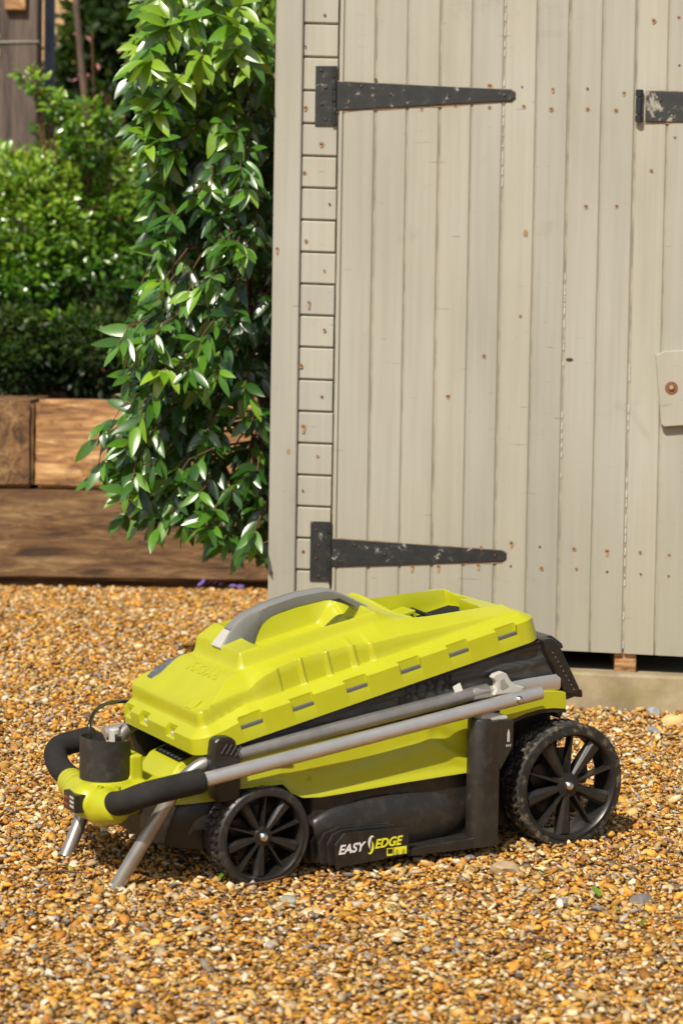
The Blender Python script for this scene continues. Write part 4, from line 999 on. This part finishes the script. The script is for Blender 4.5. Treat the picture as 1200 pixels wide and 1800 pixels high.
# ---- grass box lid ------------------------------------------------------------
LT = R_(13.1); Z0 = .2635
lid_m = Matrix(((math.cos(LT), 0, -math.sin(LT), 0-CB.x), (0, 1, 0, 0-CB.y), (math.sin(LT), 0, math.cos(LT), Z0), (0, 0, 0, 1)))
YC = .205; HW = .176; U0, U1 = -.113, .606; RC = .034
slots = [(-.027, .018), (.076, .121), (.187, .232), (.300, .344), (.404, .448), (.511, .554)]
fslots = [(-.078, -.042), (.042, .078), (.118, .148)]
def sdf(u, v):
    uc, hu = (U0+U1)/2, (U1-U0)/2
    qx = np.abs(u-uc)-hu+RC; qy = np.abs(v)-HW+RC
    return RC-(np.hypot(np.maximum(qx, 0), np.maximum(qy, 0))+np.minimum(np.maximum(qx, qy), 0))
SH = ([-.12, -.07, -.02, .02, .05, .08, .12, .23, .274, .34, .40, .497, .575, .61], [.069, .070, .073, .082, .092, .098, .103, .095, .086, .081, .074, .066, .060, .052])
CR = ([-.12, -.09, -.04, .015, .05, .12, .30, .36, .42, .50, .58, .61], [.069, .070, .086, .101, .105, .105, .108, .100, .088, .076, .064, .058])
RG = ([-.12, -.09, -.04, .016, .036, .06, .12, .20, .315, .328, .345, .40, .47, .57, .61], [.069, .070, .086, .101, .132, .132, .131, .131, .126, .118, .108, .088, .077, .062, .058])
def lid_h(u, v):
    d = sdf(u, v); a = np.abs(v); ds = HW-a
    near = v < 0
    S = np.interp(u, *SH); C_ = np.interp(u, *CR); G_ = np.interp(u, *RG)+(.016+.010*ss(.35, .40, u))*ss(-.06, .08, v)*ss(.02, .08, u)*(1-ss(.47, .59, u))
    # gill panels on the shoulder
    pan_ = np.zeros_like(u)
    for c0, c1 in ((.080, .117), (.129, .170), (.182, .222), (.236, .262)):
        pan_ = np.maximum(pan_, ss(c0-.004, c0+.002, u)*(1-ss(c1-.002, c1+.010, u)))
    dr = np.interp(u, [-.1, 0], [.018, .026])+.004*pan_; hb = np.interp(u, [-.113, -.06, .0], [.030, .034, .0435])
    # across profile, in side distance
    def across(dd):
        x1 = .034+.006*pan_; x2 = .070; x3 = .088
        t1 = np.clip((dd-x1)/(x2-x1), 0, 1); t2 = ss(x2, x3, dd)
        return S+(C_-S)*t1+(G_-C_)*t2
    top = across(ds)
    # front deck: raised facets
    fd = .069+.034*ss(0, .105, u-U0-.022)
    deckmask = 1-ss(.012, .036, u)
    deck_h = np.minimum(fd, np.interp(ds, [.02, .05, .09], [.070, .092, .114]))
    deck_h = deck_h+.004*np.exp(-((u+.065)/.02)**2)*(ss(.02, .10, v))
    top = top*(1-deckmask)+deck_h*deckmask
    # rear fall
    top = np.minimum(top, .052+np.maximum(0, (U1-u)-.012)*1.1+.0)
    # handle pocket
    pw = .080-.012*ss(.26, .33, u)
    pk = ss(-.012, .006, np.minimum(pw-a, np.minimum(u-.088, .318-u)*1.0))
    floor = .070+.018*ss(.03, .07, a)+.03*ss(.27, .31, u)
    top = top*(1-pk)+np.minimum(top, floor)*pk
    # window onto the bag at the rear
    wu0 = .368+.10*(.1-v)
    ow = ss(-.003, .003, np.minimum(.098-a, np.minimum(u-wu0, .560+.02*np.sign(v)-u-.25*np.maximum(0, a-.06))))
    top = top*(1-ow)+(.030)*ow
    # small raised lip round the window
    top = top+.003*np.exp(-((u-wu0+.006)/.004)**2)*(a < .10)
    # rim: lower band, chamfer, ledge, riser
    ledge = hb+.0125*np.clip((d-.003)/.019, 0, 1)
    led = np.where(d < .003, hb-.0025+.0025*np.clip(d/.003, 0, 1), ledge)
    k = ss(0, 1, (d-dr)/.006)
    h = led*(1-k)+top*k
    for s0, s1 in slots:
        h = np.where((u > s0) & (u < s1) & (ds < .0062) & (ds > -.01), .0225, h)
    for s0, s1 in fslots:
        h = np.where((v > s0) & (v < s1) & (u-U0 < .0085), .014, h)
    return h
du = .0016
us = np.arange(U0, U1+du*.5, du); vs_ = np.arange(-HW, HW+du*.5, du)
# make the grid fall exactly on the slot ends
UU, VV_ = np.meshgrid(us, vs_, indexing='ij'); 
D = sdf(UU, VV_)
uc, hu = (U0+U1)/2, (U1-U0)/2
qx = np.maximum(np.abs(UU-uc)-hu+RC, 0); qy = np.maximum(np.abs(VV_)-HW+RC, 0); ql = np.hypot(qx, qy)
out = D < 0; sc_ = np.where(out, RC/np.maximum(ql, 1e-6), 1)
U2 = np.where(out, np.sign(UU-uc)*(hu-RC+qx*sc_)+uc, UU); V2 = np.where(out, np.sign(VV_)*(HW-RC+qy*sc_), VV_)
Hh = lid_h(U2, V2)
nu_, nv_ = UU.shape
Vt = np.stack([U2, V2+YC, Hh], 2).reshape(-1, 3)
ii, jj = np.meshgrid(np.arange(nu_-1), np.arange(nv_-1), indexing='ij'); a0 = ii*nv_+jj
Fq = np.stack([a0, a0+nv_, a0+nv_+1, a0+1], 2).reshape(-1, 4)
allout = out[:-1, :-1] & out[1:, :-1] & out[1:, 1:] & out[:-1, 1:]
Fq = Fq[~allout.reshape(-1)]
# skirt
def outline(npts):
    P = []; 
    segs = [((U0+RC, -HW), (U1-RC, -HW)), (None, (U1-RC, -HW+RC, -90)), ((U1, -HW+RC), (U1, HW-RC)), (None, (U1-RC, HW-RC, 0)), ((U1-RC, HW), (U0+RC, HW)), (None, (U0+RC, HW-RC, 90)), ((U0, HW-RC), (U0, -HW+RC)), (None, (U0+RC, -HW+RC, 180))]
    for a, b in segs:
        if a is None:
            for k in range(1, 12): th = R_(b[2]+90*k/12); P.append((b[0]+RC*math.cos(th), b[1]+RC*math.sin(th)))
        else:
            L_ = math.dist(a, b); n = int(L_/.0012)
            for k in range(n+1): P.append((a[0]+(b[0]-a[0])*k/n, a[1]+(b[1]-a[1])*k/n))
    return np.array(P)
OP = outline(0); hO = lid_h(OP[:, 0], OP[:, 1]); no = len(OP)
nrm = OP-np.stack([np.clip(OP[:, 0], U0+RC, U1-RC), np.clip(OP[:, 1], -HW+RC, HW-RC)], 1); nrm /= np.linalg.norm(nrm, axis=1, keepdims=True)+1e-9
rows = [np.c_[OP[:, 0], OP[:, 1]+YC, hO], np.c_[OP[:, 0]+nrm[:, 0]*.002, OP[:, 1]+YC+nrm[:, 1]*.002, np.minimum(hO, .012)], np.c_[OP[:, 0]+nrm[:, 0]*.003, OP[:, 1]+YC+nrm[:, 1]*.003, np.zeros(no)], np.c_[OP[:, 0]-nrm[:, 0]*.0015, OP[:, 1]+YC-nrm[:, 1]*.0015, np.zeros(no)], np.c_[OP[:, 0]-nrm[:, 0]*.0015, OP[:, 1]+YC-nrm[:, 1]*.0015, np.full(no, .012)]]
base_i = len(Vt); Vt = np.concatenate([Vt]+rows); i0 = np.arange(no); i1 = (i0+1) % no
for r in range(4): Fq = np.concatenate([Fq, np.stack([base_i+r*no+i0, base_i+(r+1)*no+i0, base_i+(r+1)*no+i1, base_i+r*no+i1], 1)])
me = np_mesh('grass_box_lid', Vt, Fq, None, M['lime'], True); me.set_sharp_from_angle(angle=R_(38))
lid = bpy.data.objects.new('grass_box_lid', me); COL.objects.link(lid); lid.parent = mower; lid.matrix_local = lid_m
import bmesh
bm = bmesh.new(); bm.from_mesh(me); bmesh.ops.remove_doubles(bm, verts=bm.verts, dist=.00002); bmesh.ops.recalc_face_normals(bm, faces=bm.faces); bm.to_mesh(me); bm.free(); me.set_sharp_from_angle(angle=R_(38))
for s0, s1 in slots:
    for sg in (-1, 1):
        y = YC+sg*HW; q = MB(); q.box((s0+.0015, min(y+sg*.0004, y-sg*.0055), .0226), (s1-.0015, max(y+sg*.0004, y-sg*.0055), .0295)); q.build('vent_clip', M['clip_grey'], lid, bevel=.001)
        q = MB(); q.box((s0+.0005, min(y-sg*.0068, y-sg*.0062), .0228), (s1-.0005, max(y-sg*.0068, y-sg*.0062), .0445)); q.build('slot_back', M['lime_dark'], lid)
for s0, s1 in fslots:
    q = MB(); q.box((U0+.003, YC+s0+.006, .0142), (U0+.008, YC+s1-.012, .0215)); q.build('vent_clip', M['light_grey'], lid, bevel=.001)
    q = MB(); q.box((U0+.0086, YC+s0+.0005, .0142), (U0+.0092, YC+s1-.0005, .030)); q.build('slot_back', M['lime_dark'], lid)
# window floor
MB().box((.37, YC-.10, .031), (.585, YC+.10, .034)).build('window_floor', M['void'], lid)  # dark plate, the shade inside the opening is in its colour
MB().box((.40, YC+.045, .034), (.47, YC+.094, .062)).build('window_frame', M['lime_dark'], lid, bevel=.002)
for k in range(5): MB().box((.408+k*.012, YC+.0435, .040), (.414+k*.012, YC+.0452, .056)).build('window_slat', M['void'], lid)
MB().tube([(.50, YC-.02, .036), (.485, YC+.09, .052)], .004, 8).build('window_bar', M['black'], lid, smooth=40)
# embossed maker's word and grey pad on the front deck
def deck_z(u, v): return float(lid_h(np.array([u]), np.array([v]))[0])
za, zb_ = deck_z(-.045, -.02), deck_z(0.005, -.02)
tx = text_obj('RYOBI', 'embossed_word', M['lime'], lid, .034, .0022, 0, (0.004, YC-.085, deck_z(.004, -.03)+.0005), (0, 1, .0), (-1, 0, -(deck_z(.004, -.03)-deck_z(-.03, -.03))/.034), 1.35, .0004)
# conform the word to the deck
mw = TXM['embossed_word']; inv = mw.inverted()
for v in tx.data.vertices:
    p = mw@v.co; hgt = .0010 if v.co.z > 0 else -.001; p.z = deck_z(p.x, p.y-YC)+hgt; v.co = inv@p
padp = [(-.074, .098), (-.066, .125), (-.02, .140), (.022, .150), (.030, .115), (-.02, .092)]
mb = MB(); n = 26
def padpt(s, t, o):
    u = -.066+.098*s; v = (.098+.014*s)+(.030+.012*s)*(t)*(1-.35*(1-min(1, s*5))**2)+(.006*(1-min(1, s*5))**2)
    return (u, YC+v, deck_z(u, v)+o*(1 if .0 < s < 1 and 0 < t < 1 else -.8)+(.0007*((int(s*17)+int(t*6)) % 2) if 0 < s < 1 and 0 < t < 1 else 0))
mb.grid(lambda s, t: padpt(s, t, .002), 34, 12); mb.build('grip_pad', M['gpad'], lid, smooth=30)
for v0 in (-.105,):
    q = MB(); q.add([(-.088, YC+v0-.014, deck_z(-.083, v0)+.0005), (-.066, YC+v0-.014, deck_z(-.066, v0)+.006), (-.066, YC+v0+.012, deck_z(-.066, v0)+.006), (-.088, YC+v0+.012, deck_z(-.083, v0)+.0005), (-.062, YC+v0-.014, deck_z(-.062, v0)-.002), (-.062, YC+v0+.012, deck_z(-.062, v0)-.002), (-.088, YC+v0-.014, .05), (-.088, YC+v0+.012, .05)],
                 [(0, 1, 2, 3), (1, 4, 5, 2), (0, 6, 4, 1), (3, 2, 5, 7)]); q.build('lid_tab', M['lime'], lid, bevel=.001)
# carrying handle
top_ = [(.034, .128), (.050, .143), (.072, .161), (.098, .172), (.14, .178), (.20, .179), (.258, .172), (.272, .168), (.303, .146), (.345, .112)]
bot_ = [(.337, .100), (.310, .124), (.284, .144), (.262, .152), (.20, .1565), (.150, .1555), (.128, .149), (.112, .133), (.098, .108), (.090, .076), (.060, .080), (.045, .10)]
mb = MB(); m_ = 28
def samp(P, t):
    L_ = [0]
    for i in range(1, len(P)): L_.append(L_[-1]+math.dist(P[i-1], P[i]))
    t *= L_[-1]; return float(np.interp(t, L_, [p[0] for p in P])), float(np.interp(t, L_, [p[1] for p in P]))
B2 = bot_[::-1][1:]
rings = []
for i in range(m_+1):
    t = i/m_; a = samp(top_, t); b = samp(B2, t); hw = .0165+.006*(1-min(1, t*5))-.006*max(0, (t-.8)*5)
    sec = []
    for (f, g) in ((0, .55), (.0, .85), (.10, 1), (.45, 1), (.9, .92), (1, .8), (1, -.8), (.9, -.92), (.45, -1), (.10, -1), (0, -.85), (0, -.55)):
        crown = .0025 if (f == 0 and abs(g) < .6) else 0
        u = a[0]+(b[0]-a[0])*f; h = a[1]+(b[1]-a[1])*f+crown; sec.append((u, YC+g*hw, h))
    rings += sec
ns = 12
mb.add(rings, [(i*ns+j, i*ns+(j+1) % ns, (i+1)*ns+(j+1) % ns, (i+1)*ns+j) for i in range(m_) for j in range(ns)]+[tuple(range(ns)), tuple(m_*ns+j for j in range(ns))])
hd = mb.build('carry_handle', M['grip_grey'], lid, smooth=32)
q = MB().prism([(.029, YC-.019, .131), (.029, YC+.019, .131), (.0575, YC+.0125, .1545), (.0575, YC-.0125, .1545)], (.004, 0, -.006)); q.build('handle_front_cap', M['light_grey'], hd, bevel=.0015)
q = MB().prism([(.0585, YC-.0125, .1552), (.0585, YC+.0125, .1552), (.072, YC+.0095, .1648), (.072, YC-.0095, .1648)], (.002, 0, -.002)); q.build('handle_button', M['grip_grey'], hd, bevel=.0015)
q = MB().prism([(.268, YC-.0172, .150), (.300, YC-.0172, .132), (.318, YC-.0155, .121), (.285, YC-.0168, .149)], (0, .0006, 0)); q.build('handle_recess', M['charcoal'], hd)

# ---- collapsed mesh bag
def bag_top(x): return .2600+(x+.017)*(.3965-.2600)/(.612)
def bag_bot(x): return float(np.interp(x, [-.03, .061, .13, .222, .341, .413, .587, .65], [.246, .2595, .2665, .272, .286, .290, .293, .293]))
def bag_y(x, z, s, t):
    w_ = .0008*math.sin(54*x+z*60)+.0030*math.sin(x*22+z*70+.5)
    t = min(1, max(0, t)); wr = math.sin(math.pi*t)**.7
    return .037+.004*t+w_*wr*(.5+.5*s)+.003*math.sin(math.pi*t)-.003*math.exp(-((t-.12-.3*s)/.09)**2)*float(ss(.05, .3, s))
def bag_pt(s, t, side):
    x = -.028+.620*s+.055*t*s**3; zt2, zb2 = bag_top(min(x, .60)), bag_bot(x)
    z = zt2+(zb2-zt2)*t
    y = bag_y(x, z, s, t)
    return (x, float(y), z) if side < 0 else (x, .410-float(y), z)
mb = MB(); mb.grid(lambda s, t: bag_pt(s, t, -1), 150, 30); mb.grid(lambda s, t: bag_pt(s, t, 1), 60, 6)
a = [bag_pt(i/150, 1, -1) for i in range(151)]; mb.add(a+[(x, .410-y, z) for x, y, z in a], [(i, i+1, 151+i+1, 151+i) for i in range(150)])
mb.add([bag_pt(0, 0, -1), bag_pt(0, 1, -1), bag_pt(0, 1, 1), bag_pt(0, 0, 1)], [(0, 1, 2, 3)])
bag = part(mb, 'grass_bag', M['mesh'], smooth=60)
pth = [(bag_pt(i/60, .02, -1)[0], .040, bag_top(min(.6, bag_pt(i/60, .02, -1)[0]))-.004) for i in range(61)]
MB().tube(pth, .0035, 8).build('bag_piping', M['black'], bag, smooth=50)
MB().xz([(.399, .322), (.414, .3285), (.427, .300), (.411, .296)], .0315, .0325).build('printed_letter', M['white'], bag)
cc = [(.322, .283), (.337, .294), (.354, .3015), (.372, .3065), (.388, .308), (.396, .304), (.397, .293), (.387, .283)]
MB().xz(cc, .0315, .0325).build('printed_letter', M['white'], bag)
gp = plastic('faded_print', (.042, .042, .041), .5, .2)
fw = text_obj('RYOBI', 'faded_word', gp, bag, .046, .0001, -.1, (.405, .0335, .318), (-1, 0, -.20), (0, 0, 1), .9, .0004)
mw = TXM['faded_word']; inv = mw.inverted()
for v in fw.data.vertices:
    p = mw@v.co; t_ = (p.z-bag_top(p.x))/(bag_bot(p.x)-bag_top(p.x)); p.y = bag_y(p.x, p.z, (p.x+.028)/.62, t_)-.0012; v.co = inv@p
# stiff rear flap of the bag
pf = [(.588, .397), (.612, .399), (.628, .385), (.676, .300), (.672, .286), (.648, .288), (.602, .365)]
fl_ = part(MB().xz(pf, .026, .384), 'bag_flap', M['black'], bevel=.004)
MB().xz([(.600, .398), (.622, .401), (.646, .384), (.650, .374), (.640, .374), (.624, .386), (.604, .390)], .045, .36).build('latch', M['black_gloss'], fl_, bevel=.003)
MB().xz([(.640, .296), (.655, .300), (.688, .294), (.690, .278), (.672, .281), (.650, .276)], .034, .10).build('flap_foot', M['black_gloss'], fl_, bevel=.004)
MB().xz([(.628, .300), (.652, .296), (.652, .262), (.640, .240), (.630, .25)], .036, .37).build('flap_hinge', M['black'], fl_, bevel=.003)
for k in range(9):
    t = k/8; MB().lathe([(.0001, -.0006), (.0012, 0)], (.612+.050*t, .0257, .372-.074*t), (0, 1, 0), 8, closed=False).build('stitch', M['grey_plastic'], fl_)

# ---- folded handle: lower tubes with legs, upper loop with foam grips
r0 = .0128
def mir(P): return [(x, .41-y, z) for x, y, z in P]
low_ = [(.475, .034, .3095), (-.035, .036, .2355), (-.105, .040, .2225), (-.135, .050, .195), (-.185, .066, .110), (-.243, .088, .004)]
pth = arc_path(low_, .05, 8)
for P in (pth, mir([tuple(p) for p in pth])):
    tb_ = part(MB().tube(P, r0, 20), 'lower_tube', M['leg_alu'], smooth=50)
# flattened channel ends
for mirr in (0, 1):
    mb = MB(); xs_ = np.linspace(.44, .632, 14); vs = []; prof = [(-.0125, 0), (-.0138, -.5), (-.008, -1), (.008, -1), (.0138, -.5), (.0125, 0), (.0105, -.15), (.006, -.45), (-.006, -.45), (-.0105, -.15)]
    for x in xs_:
        k_ = float(ss(.46, .58, x)); zc = .3045+(x-.44)*.055*1.0+.146*(x-.44)*(0)+.0
        zc = .3045+(x-.44)*.055; yc = .030
        for dz, dyy in prof: vs.append((x, yc+.003+dyy*(.0115-.005*k_), zc+dz*(.86+.24*k_)))
    n = len(prof)
    if mirr: vs = [(x, .41-y, z) for x, y, z in vs]
    mb.add(vs, [(i*n+j, i*n+(j+1) % n, (i+1)*n+(j+1) % n, (i+1)*n+j) for i in range(len(xs_)-1) for j in range(n)]+[tuple(range(n)), tuple((len(xs_)-1)*n+j for j in range(n))])
    br = part(mb, 'bracket_end', M['alu_matte'], smooth=40)
q = MB().lathe([(.0001, -.0004), (.0036, -.0002), (.0042, .0004)], (.588, .0305, .3175), (0, 1, 0), 12, closed=False); part(q, 'bracket_hole', M['void'])
up_ = [(.566, -.006, .3055), (-.13, -.006, .2045)]
near_arm = part(MB().tube(up_, r0, 24), 'upper_tube', M['alu'], smooth=50)
part(MB().tube(mir(up_), r0, 24), 'upper_tube', M['alu'], smooth=50)
part(MB().lathe([(.0001, -.0048), (.003, -.0044), (.0058, -.0026), (.0070, 0), (.0070, .006)], (.512, -.0205, .2985), (0, 1, 0), 24, closed=False), 'pivot_bolt', M['steel'], smooth=50)
g1 = arc_path([(-.123, -.006, .2055), (-.205, .004, .1935), (-.285, .050, .1640), (-.272, .135, .145)], .045, 8)
# near grip runs forward and slightly down, then turns in to the switch housing
g1 = arc_path([(-.118, -.006, .2062), (-.225, .004, .1895), (-.245, .055, .164), (-.232, .13, .146)], .05, 9)
g2 = arc_path([(-.150, .416, .2015), (-.232, .410, .1905), (-.246, .355, .165), (-.232, .27, .145)], .05, 9)
for P in (g1, g2):
    rr = [.0178]*len(P); rr[0] = .0150; P = [P[0]]+[P[0]+(P[1]-P[0])*.06]+P[1:]; rr = [.0185, .0215]+[.0215]*(len(P)-2)
    part(MB().tube(P, rr, 22), 'foam_grip', M['foam'], smooth=60)
# clamp that holds the folded tubes
mb = MB().xz([(-.098, .215), (-.093, .268), (-.084, .2745), (-.060, .2735), (-.052, .266), (-.040, .222), (-.042, .16), (-.082, .158)], .006, .052)
cl = part(mb, 'tube_clamp', M['black'], bevel=.005, seg=3)
for k in range(4):
    x = -.080+.009*k; MB().tube([(x, .0055, .246-.002*k), (x+.011, .0055, .262-.002*k)], .0022, 8).build('clamp_rib', M['black'], cl, smooth=50)
part(MB().xz([(-.098, .215), (-.093, .268), (-.060, .2735), (-.040, .222), (-.042, .16), (-.082, .158)], .36, .404), 'tube_clamp', M['black'], bevel=.005, seg=3)
# light grey locking knob
kn = MB().xz([(.474, .336), (.480, .342), (.496, .346), (.506, .341), (.511, .333), (.517, .325), (.528, .318), (.545, .3135), (.54, .304), (.478, .302), (.484, .314), (.483, .328)], .016, .030)
kno = part(kn, 'locking_knob', M['light_grey'], bevel=.0022)
MB().xz([(.492, .330), (.499, .333), (.503, .325), (.510, .318), (.496, .312), (.491, .316)], .0150, .0158).build('knob_recess', M['grey_plastic'], kno)

# ---- switch housing, cup, cable
mb = MB()
def caps(a, b, ra, rb, n=6):
    a, b = Vector(a), Vector(b)
    for i in range(n+1): t = i/n; sphere_mb(mb, a.lerp(b, t), ra+(rb-ra)*t, 14, 9)
caps((-.236, .105, .143), (-.238, .150, .136), .028, .036); caps((-.250, .190, .143), (-.240, .30, .148), .034, .027)
caps((-.256, .180, .143), (-.250, .235, .144), .033, .032)
caps((-.235, .165, .135), (-.10, .175, .152), .036, .020, 10); caps((-.225, .23, .145), (-.12, .22, .150), .032, .020, 9)
mb.lathe([(.0001, .12), (.051, .12), (.054, .16), (.049, .176), (.0001, .176)], (-.214, .205, 0), (0, 0, 1), 32, closed=False)
mb.box((-.180, .170, .14), (-.155, .235, .218))
hs_ = part(mb, 'switch_housing', M['lime']); remesh(hs_, .0035, 5, .55)
lab = MB().add([(-.3060, .205, .127), (-.3035, .262, .124), (-.2985, .262, .158), (-.3010, .205, .161)], [(0, 1, 2, 3)])
red = plastic('rating_label_red', (.32, .04, .03), .4, .2)
lab = MB().xz([(0, 0)]*3, 0, 0) if False else MB()
lab.box((-.2915, .155, .128), (-.270, .208, .160)); lo_ = part(lab, 'rating_label', M['black_gloss'], bevel=.001)
for k, (y, z) in enumerate(((.160, .152), (.160, .144), (.160, .136), (.186, .148), (.186, .136))):
    MB().box((-.2920, y, z), (-.2914, y+.018, z+.004)).build('label_print', red if k > 2 else M['light_grey'], lo_)
for (x_, y_, z_) in ((-.246, .150, .1722), (-.222, .128, .1735)):
    part(MB().lathe([(.0001, 0), (.0042, .0001), (.0042, .0022), (.0056, .0024), (.0058, -.004)], (x_, y_, z_), (0, 0, 1), 16, closed=False), 'screw_recess', M['lime_dark'], smooth=40)
# cup: thin wall cylinder, cut lower towards the rear
mb = MB(); n = 64; vs = []
for j, (r, w_) in enumerate(((.0455, 0), (.0455, 1), (.0430, 1), (.0430, 0))):
    for i in range(n):
        th = 2*math.pi*i/n; ht = .248-.024*float(ss(.55, .8, math.cos(th-.35)))-.004*math.cos(th)
        vs.append((-.214+r*math.cos(th), .205+r*math.sin(th), .172 if w_ == 0 else ht))
mb.add(vs, [(j*n+i, j*n+(i+1) % n, (j+1)*n+(i+1) % n, (j+1)*n+i) for j in range(3) for i in range(n)])
part(mb, 'cup', M['charcoal'], smooth=45)
mb = MB().tube([(-.186, .232, .19), (-.186, .232, .256)], .0095, 16); part(mb, 'connector', M['light_grey'], smooth=40, bevel=.002)
q = MB().box((-.196, .196, .228), (-.186, .204, .252)); q.tube([(-.187, .202, .25), (-.187, .198, .25)], .003, 8); part(q, 'connector_clip', M['steel'])
cab = arc_path([(-.222, .245, .20), (-.228, .250, .262), (-.205, .28, .280), (-.160, .335, .281), (-.090, .40, .268), (.0, .42, .25)], .03, 6)
part(MB().tube(cab, .0036, 10), 'cable', M['black_gloss'], smooth=60)
